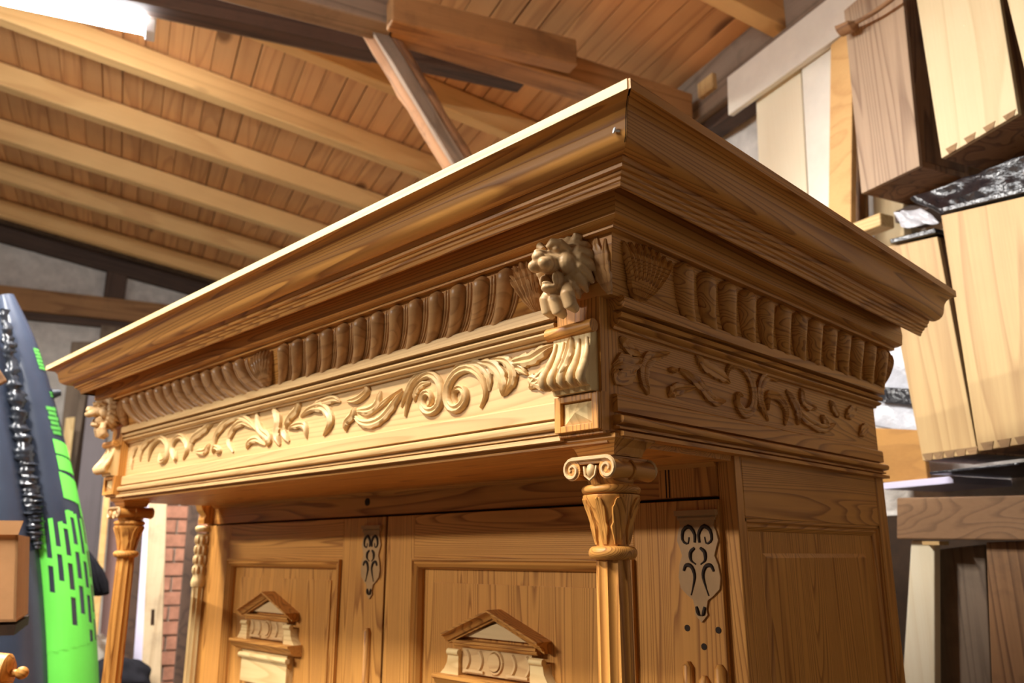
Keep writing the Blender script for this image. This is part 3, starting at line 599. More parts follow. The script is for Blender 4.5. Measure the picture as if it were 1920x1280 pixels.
def temple(parent, ax, az, hw):
    """applied temple front: pediment, frieze with roundel, side scrolls, shelf and box below"""
    s = hw/.111; y = DY + .009; P = .034*s
    hx, hz = hw, .042*s
    b = MB()
    for sg in (-1, 1):
        n_ = Vector((sg*hz, 0, hx)).normalized()
        sec = [(0, 0), (0, -P), (.003*s, -P), (.004*s, -P*.86), (.009*s, -P*.70), (.0125*s, -P*.62), (.0125*s, -P*.52), (.016*s, -P*.5), (.016*s, 0)]
        up = hx/math.hypot(hx, hz)
        b.loft([[(ax, y + o, az - t/up) for t, o in sec], [(ax + sg*hx, y + o, az - hz - t/up) for t, o in sec]])
    b.box(ax - hx*.80, ax + hx*.80, y - P*.28, y, az - hz - .010*s, az - .012*s - hz*.0)
    b2 = MB(); b2.prism([(ax - hx*.74, y - P*.30, az - hz - .004*s), (ax + hx*.74, y - P*.30, az - hz - .004*s), (ax, y - P*.30, az - .022*s)], (0, P*.3, 0))
    pd = obj('pediment', b, 'honeyX', parent); obj('tympanum', b2, 'carve', pd)
    pd.data.clear_geometry(); b = MB()
    for sg in (-1, 1):
        b.loft([[(ax, y + o, az - t/up) for t, o in sec], [(ax + sg*hx, y + o, az - hz - t/up) for t, o in sec]])
    zb = az - hz - .010*s
    b.prism([(ax - hx*.86, y, zb), (ax - hx*.86, y - P*.62, zb), (ax - hx*.86, y - P*.62, zb - .004*s), (ax - hx*.86, y - P*.50, zb - .0055*s), (ax - hx*.86, y - P*.54, zb - .0075*s), (ax - hx*.86, y - P*.46, zb - .0105*s), (ax - hx*.86, y, zb - .0105*s)], (hx*1.72, 0, 0))
    pd.data = b.mesh('pediment', EZ); pd.data.materials.append(M['honeyX'])
    z0 = zb - .0105*s; h = .040*s
    b = MB(); b.box(ax - hx*.72, ax + hx*.72, y - P*.34, y, z0 - h, z0); fz = obj('temple_frieze', b, 'frieze', pd)
    b = MB(); b.tube([(ax, y - P*.30, z0 - h*.45), (ax, y - P*.50, z0 - h*.45)], .0135*s, 20); b.tube([(ax + .016*s*math.cos(2*PI*k/20), y - P*.36, z0 - h*.45 + .017*s*math.sin(2*PI*k/20)) for k in range(21)], .0028*s, 6); obj('roundel', b, 'frieze', pd, 40)
    b = MB()
    for x in (-.62, -.34, .34, .62):
        b.tube([(ax + hx*x + sg2*.004*s, y - P*.36, z0 - h*.12 - h*.68*i/6) for i, sg2 in enumerate((0, 1, 1.6, 1.8, 1.6, 1, 0))], .0032*s, 6)
    b.box(ax - hx*.66, ax - hx*.24, y - P*.46, y - P*.3, z0 - h*.93, z0 - h*.84); b.box(ax + hx*.24, ax + hx*.66, y - P*.46, y - P*.3, z0 - h*.93, z0 - h*.84); obj('triglyph', b, 'carve', pd, 40)
    for sg in (-1, 1):           # quarter-round side scrolls with a little roll on top
        b = MB(); zc = z0 - h*.30
        pr = [(hx*.74, zc), (hx*.98, zc), (hx*.985, zc - .006*s), (hx*1.0, zc - .014*s), (hx*1.06, zc - .024*s), (hx*1.15, zc - .032*s), (hx*1.15, zc - .036*s), (hx*.74, zc - .036*s)]
        b.prism([(ax + sg*x, y - P*.55, z) for x, z in pr], (0, P*.55, 0)); b.tube([(ax + sg*hx*.86 - .014*s, y - P*.5, zc + .003*s), (ax + sg*hx*.86 + .014*s, y - P*.5, zc + .003*s)], .0055*s, 10)
        obj('side_scroll', b, 'paleX', pd, 40)
    zs = z0 - h - .004*s
    sh = [(y, zs), (y - P*1.05, zs), (y - P*1.05, zs - .005*s), (y - P*.9, zs - .008*s), (y - P*.78, zs - .016*s), (y - P*.5, zs - .022*s), (y, zs - .024*s)]
    b = MB(); b.prism([(ax - hx*1.18, a, z) for a, z in sh], (hx*2.36, 0, 0)); obj('temple_shelf', b, 'honeyX', pd)
    b = MB(); b.box(ax - hx*.9, ax + hx*.9, y - P*.5, y, zs - .09*s, zs - .024*s); b.tube([(ax - hx*.95, y - P*.55, zs - .034*s), (ax + hx*.95, y - P*.55, zs - .034*s)], .006*s, 8); obj('temple_box', b, 'paleX', pd)
temple(d2, -.9815, -.0835, .1085); temple(d1, -1.690, -.0765, .1065)
def fretwork(parent, cx, zt, w, h):
    """applied plate: outline with a cap, paired dark C-scrolls painting cut-out shade, a pendant tip"""
    y = DY - .003; hw = w/2
    o = [(-.95, 0), (.95, 0), (.95, -.05), (.85, -.07), (.80, -.12), (.92, -.18), (1, -.26), (.86, -.34), (.78, -.40), (.92, -.48), (1, -.60), (.92, -.70), (.62, -.76), (.35, -.80), (.26, -.88), (.30, -.93), (0, -1),
         (-.30, -.93), (-.26, -.88), (-.35, -.80), (-.62, -.76), (-.92, -.70), (-1, -.60), (-.92, -.48), (-.78, -.40), (-.86, -.34), (-1, -.26), (-.92, -.18), (-.80, -.12), (-.85, -.07), (-.95, -.05)]
    b = MB(); b.prism([(cx + x*hw, y, zt + z*h) for x, z in o], (0, .004, 0)); b.box(cx - hw, cx + hw, y - .004, y + .004, zt - .03*h, zt + .02*h); b.box(cx - hw*.9, cx + hw*.9, y - .002, y + .004, zt - .075*h, zt - .05*h)
    f = obj('fretwork_plate', b, 'fret', parent)
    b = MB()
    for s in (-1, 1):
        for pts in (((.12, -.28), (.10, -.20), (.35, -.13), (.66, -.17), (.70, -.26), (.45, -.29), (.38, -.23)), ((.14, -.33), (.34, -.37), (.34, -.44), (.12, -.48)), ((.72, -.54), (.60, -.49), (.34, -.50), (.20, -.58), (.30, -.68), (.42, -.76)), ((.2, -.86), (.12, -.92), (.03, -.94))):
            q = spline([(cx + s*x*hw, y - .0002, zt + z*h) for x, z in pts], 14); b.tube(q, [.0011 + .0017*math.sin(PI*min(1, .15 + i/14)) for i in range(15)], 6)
    tag(obj('fretwork_cutout_shade', b, 'shade_black', f, 40), 'dark raised scrolls painted as the shade of cut-outs')  # raised dark tubes; the shade of the cut-outs is in their colour
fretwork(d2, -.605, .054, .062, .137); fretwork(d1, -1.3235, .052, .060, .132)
b = MB()
for x, z in ((-.6285, -.091), (-.583, -.091), (-.605, -.112)): b.tube([(x, DY - .0006, z), (x, DY + .004, z)], .0042, 10)
obj('peg_hole', b, 'shade_black', d2)
for x, zt in ((-.629, -.131), (-.606, -.146), (-.583, -.131)):
    b = MB(); b.tube([(x, DY - .002, DB + .2), (x, DY - .002, zt - .006), (x, DY - .002, zt)], [.0075, .0075, .003], 12); obj('reed', b, 'honeyZ', d2, 40)
b = MB(); b.tube([(-1.3245, DY - .002, DB + .2), (-1.3245, DY - .002, -.137), (-1.3245, DY - .002, -.131)], [.0085, .0085, .004], 12); obj('reed', b, 'honeyZ', d1, 40)
# carved half column beside the left door
hc = MB(); hx_ = -2.031; hc.lathe([(.018, DB), (.018, -.075)], hx_, DY - .004, 40, 10, .003); hcol = obj('half_column', hc, 'paleZ', d1, 50)
b = MB(); b.lathe([(.0205, -.075), (.022, -.066), (.0205, -.058), (.0175, -.05), (.0165, .025), (.0185, .04), (.0175, .05)], hx_, DY - .004, 24); b.lathe([(.019, .056), (.0225, .060), (.0225, .066), (.019, .07)], hx_, DY - .004, 24); obj('carved_collar', b, 'paleZ', hcol, 50)
b = MB()
for k in range(10):
    for j, z in enumerate((.036, .012, -.012, -.036)):
        a = 2*PI*(k + .5*(j % 2))/10; b.ball((hx_ + .0175*math.cos(a), DY - .004 + .0175*math.sin(a), z), (.0045, .0045, .011), 6, 5)
obj('collar_foliage', b, 'carve', hcol, 60)
b = MB(); b.prism([(hx_ - .016, DY + .01, .126), (hx_ - .016, DY - .028, .126), (hx_ - .016, DY - .022, .108), (hx_ - .016, DY - .012, .096), (hx_ - .016, DY - .016, .085), (hx_ - .016, DY - .014, .075), (hx_ - .016, DY + .01, .075)], (.032, 0, 0)); obj('small_console', b, 'honeyZ', W)
# bent nail in the crown
p = on_y(1162, 246, YA + .0235); b = MB(); b.tube([p + Vector((.004, .012, 0)), p, p + Vector((-.003, -.004, .0005))], .0012, 8); b.tube([p + Vector((-.003, -.004, .0005)), p + Vector((-.0036, -.005, .0007))], .0030, 10); tag(obj('nail', b, 'lampbody', W), 'bright steel nail head standing proud of the crown')
# ------------------------------------------------------------------ stored furniture on the right, stacked against the eave wall
def v4(pts, v): return [on_v(x, y, v) for x, y in pts]
def vboard(name, pts, v, th, mat, label=None, cat=None, group=None, parent=None, bevel=.003):
    o = slab(name, v4(pts, v), V*th, mat, parent, bevel); return tag(o, label, cat, group)
vboard('plank', [(1363, 145), (1365, 216), (1660, 5), (1660, -88)], 1.70, .022, 'white', 'long cream painted plank lying along the top of the stacked boards', 'plank')
vboard('board', [(1417, 190), (1500, 116), (1524, 560), (1432, 560)], 1.735, .018, 'chip', 'wide pale board standing under the cream plank, next to the wall corner', 'board', None)
vboard('board', [(1502, 118), (1562, 66), (1556, 560), (1526, 560)], 1.728, .018, 'white', 'narrow off-white board standing between the wide pale board and the yellow batten', 'board', None)
vboard('batten', [(1557, 84), (1590, 56), (1598, 160), (1594, 520), (1551, 520)], 1.675, .02, 'rafter', 'yellow knotty pine batten standing beside the greyed drawer', 'batten')
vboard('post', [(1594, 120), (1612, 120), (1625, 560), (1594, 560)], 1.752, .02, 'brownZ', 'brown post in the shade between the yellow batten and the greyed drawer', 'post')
vboard('post', [(1635, 330), (1692, 330), (1696, 480), (1640, 480)], 1.79, .03, 'drawer', 'pale upright post glimpsed under the greyed drawer', 'post')
# curved rail with a half-round end lying across the greyed drawer
b = MB(); a = on_v(1576, 53, 1.572); e = on_v(1700, -26, 1.565); d = (e - a)
b.loft([[a + d*t + Vector((0, 0, -.012*math.sin(PI*t))) + V*((.021 if t < .22 else .007)*math.cos(q)) + Vector((0, 0, (.024 if t < .22 else .009)*math.sin(q))) for q in [PI*k/8 + PI for k in range(9)]] for t in (0, .1, .2, .25, .5, .75, 1)])
tag(obj('chair_rail', b, 'brownX', None, 40), 'curved brown wooden rail with a rounded end lying on the greyed drawer', 'rail')
def drawer(pts, v, dep, mat, label, side, dov=0, out=.012, dark='brownZ', topdov=False):
    """a drawer stood on its end: side board towards the room, bottom boards, end boards with dovetails"""
    q = v4(pts, v)                       # top left, top right, bottom right, bottom left
    c = (q[0] + q[1] + q[2] + q[3])/4; t = empty('drawer', (c.x, c.y, min(p.z for p in q)), label, 'drawer', 'drawers stood on end by the wall')
    obj('side_board', MB().prism(q, V*out), mat, t, None, .0015)
    dn = (q[2] - q[3]).normalized(); h = (q[0] - q[3]).length
    f = lambda s_, r: q[3] + (q[2] - q[3])*s_ + (q[0] - q[3])*r*(1 - s_) + (q[1] - q[2])*r*s_
    obj('front_board', MB().prism([f(0, 0), f(1, 0), f(1, .035), f(0, .035)], V*dep + V*0), dark, t) if False else None
    lo = [f(0, .0), f(1, .0), f(1, .0) + V*dep, f(0, .0) + V*dep]
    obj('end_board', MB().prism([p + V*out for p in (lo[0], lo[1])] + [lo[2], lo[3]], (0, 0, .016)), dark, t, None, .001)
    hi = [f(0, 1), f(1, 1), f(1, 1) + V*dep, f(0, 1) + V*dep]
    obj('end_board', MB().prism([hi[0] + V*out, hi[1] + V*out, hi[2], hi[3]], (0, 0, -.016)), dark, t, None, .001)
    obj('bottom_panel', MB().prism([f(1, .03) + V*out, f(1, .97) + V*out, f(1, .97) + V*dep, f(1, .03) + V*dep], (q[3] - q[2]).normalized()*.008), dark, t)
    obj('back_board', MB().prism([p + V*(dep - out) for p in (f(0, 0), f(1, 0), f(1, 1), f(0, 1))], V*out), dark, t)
    for k in range(dov):
        s_ = (k + .62)/dov; w_ = .028/ max(.05, (q[2] - q[3]).length)*.16/.16; b = MB()
        b.prism([f(s_ - w_*.28, -.001) - V*.0012, f(s_ + w_*.28, -.001) - V*.0012, f(s_ + w_*.5, .034*.45/h) - V*.0012, f(s_ - w_*.5, .034*.45/h) - V*.0012], V*.004)
        obj('dovetail', b, 'endgrain', t)
    if topdov:
        for k in range(dov):
            s_ = (k + .5)/dov; b = MB(); b.prism([f(s_ - .05, 1.001) - V*.0012, f(s_ + .05, 1.001) - V*.0012, f(s_ + .09, .955) - V*.0012, f(s_ - .09, .955) - V*.0012], V*.004); obj('dovetail', b, 'endgrain', t)
    return t
drawer([(1582, 20), (1686, -70), (1724, 311), (1615, 363)], 1.60, .17, 'drawer2', 'greyish brown drawer stood on end, upper shelf, next to the yellow batten', 1)
drawer([(1706, -80), (1858, -100), (1909, 213), (1765, 297)], 1.54, .20, 'drawer', 'pale drawer stood on end with dark dovetails along its lower edge', 1, 4)
drawer([(1866, -90), (2020, -130), (2075, 80), (1928, 160)], 1.50, .22, 'drawer', 'pale drawer on the upper shelf cut by the edge of the photograph', 1, 4)
drawer([(1652, 464), (1757, 443), (1833, 850), (1730, 864)], 1.60, .17, 'drawer3', 'honey coloured drawer stood on end, lower shelf, just behind the wardrobe', 1, 5)
drawer([(1764, 404), (1990, 352), (2040, 812), (1834, 846)], 1.52, .22, 'drawer3', 'wide honey coloured drawer stood on end on the lower shelf', 1, 6)
# shelves: upper one wrapped in plastic film, lower one a lilac board
def shelf(px0, px1, v, dep, th, mat, label, name='shelf'):
    a, c = on_v(*px0, v), on_v(*px1, v)
    return tag(slab(name, [a, c, c + V*dep, a + V*dep], (0, 0, -th), mat, None, .002), label, 'shelf')
shelf((1668, 448), (1752, 427), 1.585, .16, .012, 'blackfilm', 'dark upper shelf board above the narrow honey coloured drawer')
shelf((1766, 388), (2000, 330), 1.515, .22, .012, 'blackfilm', 'dark shelf board above the wide honey coloured drawer')
shelf((1655, 905), (1786, 892), 1.66, .20, .016, 'lilac', 'narrow pale lilac shelf edge behind the wardrobe')
shelf((1742, 884), (2050, 852), 1.60, .26, .006, 'blackfilm', 'black shelf under the lower drawers')
def crumple(name, pts, v, nx, ny, amp, mat, label, cat, seed, th=.003):
    rnd = random.Random(seed); q = v4(pts, v); g = []
    for j in range(ny + 1):
        for i in range(nx + 1):
            s_, t_ = i/nx, j/ny
            p = (q[0]*(1 - s_) + q[1]*s_)*(1 - t_) + (q[3]*(1 - s_) + q[2]*s_)*t_
            g.append(p + V*rnd.uniform(-amp, amp) + Vector((0, 0, rnd.uniform(-amp, amp)*.3)))
    n = nx + 1; b = MB(); b.add(g, [(j*n + i, j*n + i + 1, (j+1)*n + i + 1, (j+1)*n + i) for j in range(ny) for i in range(nx)])
    o = obj(name, b, mat, None, 60); m_ = o.modifiers.new('t', 'SOLIDIFY'); m_.thickness = th; m_ = o.modifiers.new('s', 'SUBSURF'); m_.levels = 1; m_.render_levels = 1
    return tag(o, label, cat)
crumple('plastic_film', [(1700, 372), (1935, 285), (1935, 362), (1770, 402)], 1.57, 14, 5, .012, 'blackfilm', 'black plastic film bunched between the upper and the lower drawers', 'plastic film', 2)
crumple('plastic_sheet', [(1676, 398), (1725, 390), (1768, 418), (1690, 428)], 1.62, 8, 4, .010, 'foil', 'crinkled clear plastic sheet on the upper shelf beside the black film', 'plastic sheet', 3)
crumple('plastic_sheet', [(1640, 610), (1735, 600), (1745, 815), (1640, 800)], 1.78, 7, 9, .010, 'foil', 'grey plastic sheet hanging behind the honey coloured drawer', 'plastic sheet', 6)
vboard('strap', [(1640, 724), (1730, 730), (1730, 762), (1640, 752)], 1.755, .008, 'blackfilm', 'black strap across the hanging grey plastic sheet', 'strap')
p0, p1 = on_v(1632, 424, 1.66), on_v(1690, 388, 1.66)
tag(bar('wood_block', on_v(1590, 441, 1.66), on_v(1664, 413, 1.66), .05, .034, 'paleX', None, (0, 0, 1), .004), 'short squared block of pale wood on the upper shelf end', 'block')
vboard('panel', [(1600, 800), (1728, 806), (1740, 905), (1600, 905)], 1.72, .015, 'tan', 'orange brown panel standing between the wardrobe and the lower drawer', 'panel')
vboard('bed_rail', [(1681, 933), (2060, 925), (2060, 1014), (1681, 1010)], 1.60, .03, 'railwood', 'thick brown rail lying level under the lower drawers', 'rail')
vboard('board', [(1708, 1012), (1752, 1014), (1754, 1500), (1678, 1500)], 1.62, .02, 'chip', 'bright cream board leaning under the level brown rail', 'board')
vboard('board', [(1752, 1030), (1846, 1020), (1870, 1500), (1756, 1500)], 1.66, .02, 'greyboard', 'grey weathered board standing beside the cream board', 'board')
vboard('board', [(1848, 1016), (2040, 1010), (2040, 1500), (1868, 1500)], 1.63, .02, 'brownZ', 'brown board standing at the end of the level rail', 'board')
tag(bar('batten', on_v(1738, 1018, 1.615), on_v(1770, 1018, 1.615), .03, .008, 'paleX'), 'small pale batten end tucked under the level rail', 'batten')
# dark rack frame behind
rk = empty('shelf_rack', uv(1.2, 1.8, -EZ), 'dark wooden rack that carries the stored drawers', 'rack')
for u_ in (.25, .45): bar('upright', uv(u_, 1.81, -EZ), uv(u_, 1.81, 1.3), .04, .04, 'dark', rk, U)
bar('bearer', uv(1.17, 1.795, .852), uv(1.38, 1.795, .852), .10, .03, 'dark', rk); bar('bearer', uv(.35, 1.775, .815), uv(1.14, 1.775, .815), .14, .03, 'dark', rk)
obj('gap_shade_panel', MB().prism([uv(.2, 1.832, -EZ), uv(1.80, 1.832, -EZ), uv(1.80, 1.832, .10), uv(.2, 1.832, .10)], V*.01), 'shade_black', rk)  # near-black colour paints the shade in the gap beside the wardrobe
# ------------------------------------------------------------------ stored things on the left
def u4(pts, u): return [on_u(x, y, u) for x, y in pts]
def uboard(name, pts, u, th, mat, label, cat, group=None, bevel=.004): return tag(slab(name, u4(pts, u), U*th, mat, None, bevel), label, cat, group)
uboard('board', [(134, 640), (178, 640), (54, 1535), (27, 1535)], 5.5, .04, 'greyboard', 'grey brown weathered board leaning on the plaster wall behind the inflatable boat', 'board')
uboard('batten', [(123, 783), (141, 781), (59, 1500), (44, 1500)], 5.3, .03, 'paleZ', 'pale yellow batten leaning in front of the grey brown board', 'batten')
uboard('post', [(176, 640), (186, 640), (51, 1540), (41, 1540)], 5.40, .05, 'shade_black', 'narrow black post beside the grey brown leaning board', 'post')
uboard('board', [(166, 735), (206, 735), (180, 1080), (72, 1640), (40, 1640), (134, 1020)], 4.6, .04, 'slate', 'wide slate grey board leaning behind the lion head of the far corner', 'board')
uboard('slat', [(196, 915), (208, 915), (139, 1680), (124, 1680)], 4.3, .03, 'rafter', 'golden slat leaning beside the far column', 'slat')
uboard('board', [(207, 935), (232, 935), (184, 1680), (150, 1680)], 4.4, .04, 'mauve', 'mauve brown board leaning behind the far column', 'board')
uboard('board', [(244, 930), (284, 930), (245, 1690), (213, 1690)], 4.2, .04, 'dark', 'dark board standing between the far column and the old door plank', 'board')
dp = on_u(290, 1100, 3.3); dpl = empty('door_plank', (dp.x, dp.y, -EZ), 'old pale door plank with a mortise, seen through the porch of the wardrobe', 'plank')
q = u4([(280, 925), (314, 925), (281, 1880), (238, 1880)], 3.3); mo = u4([(284, 1142), (290, 1142), (289, 1171), (282, 1171)], 3.3)
obj('plank_body', MB().prism(q, U*.035), 'olddoor', dpl, None, .003); obj('mortise', MB().prism([p_ - U*.001 for p_ in mo], U*.004), 'shade_black', dpl)
obj('edge_face', MB().prism(u4([(273, 930), (280, 925), (238, 1880), (203, 1880)], 3.302), U*.03), 'lilac', dpl)
uboard('board', [(356, 925), (374, 925), (326, 1785), (282, 1785)], 3.7, .04, 'dark', 'dark board standing against the left side of the wardrobe', 'board')
# brick pier
bp = tag(obj('wall_pier', MB().box(0, .01, 0, .01, 0, .01), 'mortar'), kind='structure')
pc = on_u(330, 1000, 4.3); vv = pc.dot(V); b = MB(); w_ = .36
b.prism([uv(4.3, vv - w_/2, -EZ), uv(4.3, vv + w_/2, -EZ), uv(4.6, vv + w_/2, -EZ), uv(4.6, vv - w_/2, -EZ)], (0, 0, EZ + .42)); bp.data = b.mesh('wall_pier', EZ); bp.data.materials.append(M['mortar'])
bw, bh, jt = .172, .056, .0095
bm_ = MB().box(-.012, 0, -bw/2, bw/2, -bh/2, bh/2).mesh('brick', 0); bm_.materials.append(M['brick'])
bm2 = MB().box(-.012, 0, -bw/4, bw/4, -bh/2, bh/2).mesh('brick', 0); bm2.materials.append(M['brick'])
z = -.85; r = 0
def put(me, v_, z_):
    c_ = uv(4.3, v_, z_); mw = Matrix(((U.x, V.x, 0, c_.x), (U.y, V.y, 0, c_.y), (0, 0, 1, c_.z + EZ), (0, 0, 0, 1)))
    mw = mw @ Matrix.Translation((random.uniform(-.003, .003), 0, 0)); link('brick', me, None, bp, mw)
while z < .40:
    if r % 2: put(bm_, vv - bw/2 - jt/2, z); put(bm_, vv + bw/2 + jt/2, z)
    else: put(bm_, vv, z); put(bm2, vv - bw*.75 - jt, z); put(bm2, vv + bw*.75 + jt, z)
    z += bh + jt; r += 1
# inflatable boat
def path_u(pts, u): return [on_u(x, y, u) for x, y in pts]
bt = on_u(60, 1000, 2.9); boat = empty('inflatable_boat', (bt.x, bt.y, -EZ), 'dark grey inflatable boat with lime green print leaning upright by the wall', 'boat')
def hose(pts, rad, u, n=40):
    P = spline(path_u(pts, u), n); Rr = spline([(r_, 0, 0) for r_ in rad], n); return P, [max(.004, q.x*u/1500) for q in Rr]
def hose_mesh(P, Rr, k=28):
    b = MB(); b.tube(P, Rr, k, True, tuple(-U)); return b
P1, R1 = hose([(8, 556), (30, 640), (55, 740), (78, 850), (96, 960), (108, 1060), (115, 1160), (120, 1290), (122, 1420)], [14, 27, 32, 36, 41, 44, 46, 47, 47], 2.9)
obj('side_tube', hose_mesh(P1, R1), 'rubber', boat, 60)
P2, R2 = hose([(-40, 560), (-28, 660), (-14, 760), (2, 880), (14, 1000), (22, 1120), (28, 1260), (30, 1420)], [22, 30, 35, 40, 44, 48, 50, 50], 2.86)
obj('side_tube', hose_mesh(P2, R2), 'rubber', boat, 60)
b = MB(); b.prism([p_ + U*.04 for p_ in path_u([(-40, 560), (8, 560), (55, 740), (96, 960), (115, 1160), (122, 1420), (30, 1420), (10, 1000), (-28, 660)], 2.9)], U*.02); obj('floor_skin', b, 'rubber2', boat)
P3, R3 = hose([(8, 580), (20, 670), (34, 770), (50, 870), (60, 940), (66, 990), (70, 1030)], [7, 9, 11, 12, 12, 10, 4], 2.80, 110)
rnd = random.Random(12); b = MB(); secs = []
for i, p_ in enumerate(P3):
    a_ = rnd.uniform(.75, 1.3); sh = rnd.uniform(-.006, .006)
    secs.append([p_ + V*(sh + R3[i]*a_*math.cos(2*PI*k/8)*rnd.uniform(.8, 1.25)) - U*(R3[i]*.8*a_*math.sin(2*PI*k/8)*rnd.uniform(.7, 1.3)) for k in range(8)])
b.loft(secs); obj('crinkled_strap', b, 'shiny', boat, 70)
def tp(t, ph, off=.0012):
    """point on the first tube: t along it (0..1), ph the angle from the side that faces the room, turning to the right"""
    x = t*40; k = min(int(x), 39); f = x - k; p_ = P1[k]*(1 - f) + P1[k+1]*f; r_ = R1[k]*(1 - f) + R1[k+1]*f + off
    tn = (P1[k+1] - P1[k]).normalized(); n_ = -U; n_ = (n_ - tn*n_.dot(tn)).normalized(); s_ = n_.cross(tn); s_ = s_ if s_.dot(V) > 0 else -s_
    a_ = math.radians(ph); return p_ + (n_*math.cos(a_) + s_*math.sin(a_))*r_
def t_at(y):   # the place along the tube that shows at this height of the photograph
    ys = [556, 640, 740, 850, 960, 1060, 1160, 1290, 1420]
    for i in range(8):
        if ys[i] <= y <= ys[i+1]: return (i + (y - ys[i])/(ys[i+1] - ys[i]))/8
    return 1
def patch(b, y0, y1, p0, p1, sk=0, n=6, m_=4):
    g = []
    for j in range(n + 1):
        for i in range(m_ + 1): g.append(tp(t_at(min(1419, y0 + (y1 - y0)*j/n + sk*i/m_)), p0 + (p1 - p0)*i/m_))
    w2 = m_ + 1; b.add(g, [(j*w2 + i, j*w2 + i + 1, (j+1)*w2 + i + 1, (j+1)*w2 + i) for j in range(n) for i in range(m_)])
for y0, y1, p0, p1, sk in ((832, 858, 34, 84, 14), (862, 888, 34, 84, 14), (892, 940, 32, 84, 22)):
    b = MB(); patch(b, y0, y1, p0, p1, sk); obj('green_stripe', b, 'green', boat, 60)
b = MB(); patch(b, 1212, 1419, -30, 88, 0, 12, 8); obj('green_panel', b, 'green', boat, 60)
for c_ in range(7):            # green field broken by staggered black bars
    p0 = -30 + c_*16.9; b = MB(); y0 = 956 + (c_ % 3)*9
    patch(b, y0 + 8, 1214, p0 + 8.8, p0 + 17, 0, 10, 2)
    cur = y0 if c_ % 2 == 0 else y0 + 30
    for k in range(1 + (c_ + 1)//2):
        bar0 = 972 + c_*20 + k*64 - (c_//2)*38
        if bar0 > cur + 4: patch(b, cur, bar0, p0, p0 + 9.2, 4, 3, 2)
        cur = max(cur, bar0 + 50)
    if cur < 1210: patch(b, cur, 1214, p0, p0 + 9.2, 4, 6, 2)
    obj('green_ladder', b, 'green', boat, 60)
b = MB(); rnd = random.Random(5)
for i, y in enumerate(range(664, 706, 7)): 
    patch(b, y, y + 4.6, 48, 74, 2, 2, 2); patch(b, y, y + 7, 48 + 9*(i % 3), 53 + 9*(i % 3), 0, 2, 1)
for y in range(744, 756, 6): patch(b, y, y + 4, 62, 80, 2, 2, 2)
for i, y in enumerate(range(772, 822, 9)): patch(b, y, y + 6.5, 36 + 3*(i % 2), 62, 4, 2, 2); patch(b, y + 2, y + 9, 58, 70 - 4*(i % 2), 2, 2, 2)
o = obj('green_lettering', b, 'greend', boat, 60); o['kind'] = 'stuff'
b = MB(); b.tube([tp(t_at(748), 84, .0), tp(t_at(748), 88, .022)], [.016, .010], 10); obj('valve', b, 'rubber2', boat, 40)
# black ribbed bundle hanging by the boat
bb = on_u(165, 1060, 3.3); nb = empty('black_bundle', (bb.x, bb.y, bb.z - .1), 'black ribbed cloth bundle hanging between the boat and the far column', 'bundle')
b = MB(); rnd = random.Random(8); pr = [(142, 1012, 6), (150, 1040, 16), (162, 1068, 22), (172, 1092, 22), (182, 1112, 16)]
secs = []
for x, y, r_ in pr:
    c_ = on_u(x, y, 3.25); rr = r_*3.25/1500; secs.append([c_ + V*(rr*math.cos(a_)*1.1) - U*(rr*(.8 + .22*math.cos(a_*7))*math.sin(a_)) + Vector((0, 0, .3*rr*math.sin(a_))) for a_ in [2*PI*k/42 for k in range(42)]])
b.loft(secs); obj('cloth_body', b, 'cloth', nb, 60)
for k in range(5):
    x = 152 + k*9.5; b = MB(); b.tube([on_u(x - 12, 1045 + k*2, 3.20), on_u(x - 3, 1075 + k*2, 3.195), on_u(x + 6, 1104 + k*1.5, 3.2)], [.010, .013, .008], 8); obj('rib', b, 'cloth', nb, 60)
def lump(name, px, u, r, mat, label, cat, seed, sx=1, sz=1):
    c_ = on_u(*px, u); rnd = random.Random(seed); b = MB(); b.ball((0, 0, 0), (r*sx, r*.8, r*sz), 16, 10)
    b.v = [tuple(Vector(q_)*rnd.uniform(.82, 1.15)) for q_ in b.v]; b.v = [tuple(V*q_[0] + U*q_[1] + Vector((0, 0, q_[2])) + c_) for q_ in b.v]
    o = obj(name, b, mat, None, 70); m_ = o.modifiers.new('s', 'SUBSURF'); m_.levels = 1; m_.render_levels = 2; return tag(o, label, cat)
lump('plastic_bag', (180, 1226), 3.3, .062, 'bagwhite', 'crumpled white plastic bag beside the far column', 'bag', 3, .8, 1.1)
lump('cloth_bag', (215, 1275), 3.2, .10, 'cloth', 'black cloth bag lying under the white plastic bag', 'bag', 4, 1.25, .75)
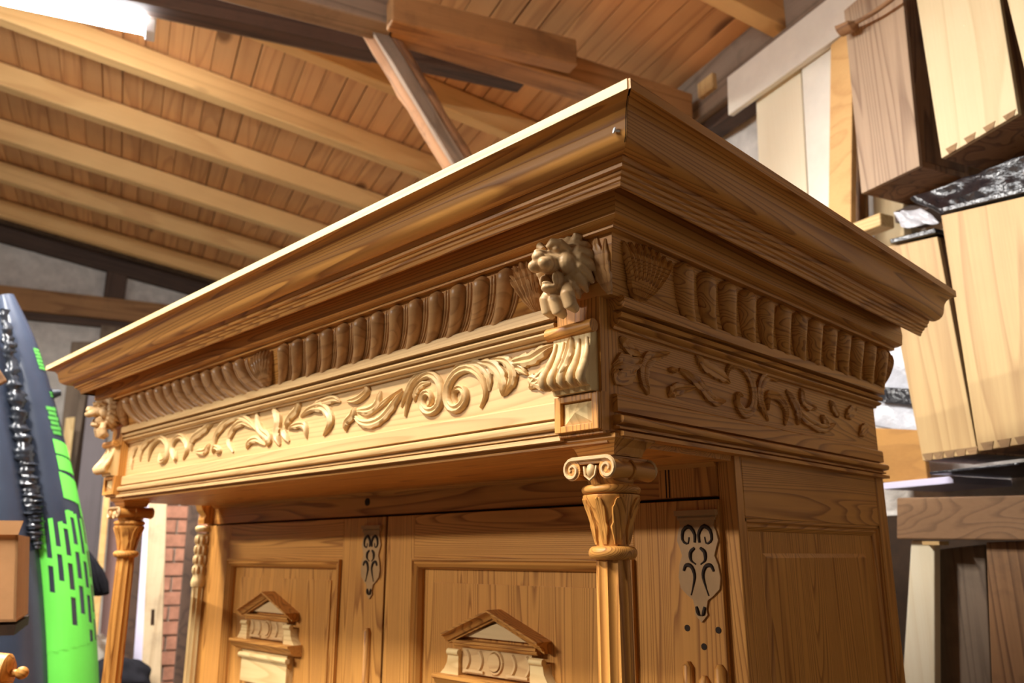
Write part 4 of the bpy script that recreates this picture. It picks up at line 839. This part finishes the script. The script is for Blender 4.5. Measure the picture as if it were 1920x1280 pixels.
# cardboard box, turned post end and slat at the edge
cb = on_u(0, 1080, 2.0); bx = empty('cardboard_box', (cb.x, cb.y, cb.z - .2), 'open cardboard box in front of the inflatable boat', 'box')
q = u4([(-150, 1000), (34, 1002), (30, 1165), (-150, 1170)], 2.0); obj('box_side', MB().prism(q, U*.005), 'card', bx)
obj('box_end', MB().prism([q[1], q[2], q[2] + U*.25, q[1] + U*.25], -V*.005), 'card', bx); obj('box_end', MB().prism([q[0], q[3], q[3] + U*.25, q[0] + U*.25], V*.005), 'card', bx)
obj('box_base', MB().prism([q[3], q[2], q[2] + U*.25, q[3] + U*.25], (0, 0, .005)), 'card', bx); obj('box_back', MB().prism([p_ + U*.25 for p_ in q], U*.005), 'card', bx)
f = u4([(-150, 974), (44, 976), (34, 1002), (-150, 1000)], 1.99); obj('flap', MB().prism(f, U*.004), 'card', bx)
st = empty('storage_shelf', tuple(on_u(-60, 1180, 2.0))[:2] + (-EZ,), 'black low shelf under the cardboard box', 'shelf')
q2 = [q[3] - Vector((0, 0, .006)), q[2] - Vector((0, 0, .006)), q[2] + U*.3 - Vector((0, 0, .006)), q[3] + U*.3 - Vector((0, 0, .006))]
obj('shelf_board', MB().prism(q2, (0, 0, -.02)), 'shade_black', st)
for p_ in (q2[0], q2[3]): b = MB(); b.tube([p_ - Vector((0, 0, .02)), Vector((p_.x, p_.y, -EZ))], .015, 8); obj('leg', b, 'shade_black', st)
kp = on_u(-8, 1262, 1.7); zf = kp.z - .0355; obj('shelf_board', MB().prism([Vector((0, 0, 0)) + V*a_ + U*c_ + Vector((0, 0, zf)) for a_, c_ in ((kp.dot(V) - .3, 1.62), (kp.dot(V) + .02, 1.62), (kp.dot(V) + .02, 1.72), (kp.dot(V) - .3, 1.72))], (0, 0, -.02)), 'shade_black', st); kn = empty('turned_finial', (kp.x, kp.y, kp.z), 'turned wooden finial lying at the edge below the cardboard box', 'finial')
b = MB(); d_ = (V + U*-.3).normalized(); b.tube([kp - d_*.06, kp - d_*.01, kp + d_*.018, kp + d_*.024], [.032, .034, .031, .022], 20); obj('finial_body', b, 'honeyX', kn, 40)
b = MB(); b.tube([kp + d_*.024, kp + d_*.034], .006, 10); c_ = kp + d_*.041; b.ball(tuple(c_), .0105, 14, 10); obj('finial_button', b, 'honeyX', kn, 50)
tag(slab('slat', u4([(-40, 660), (-14, 672), (13, 713), (-4, 722), (-40, 716)], 2.2), U*.02, 'brownX', None, .003), 'brown pointed slat end poking in at the edge above the cardboard box', 'slat')
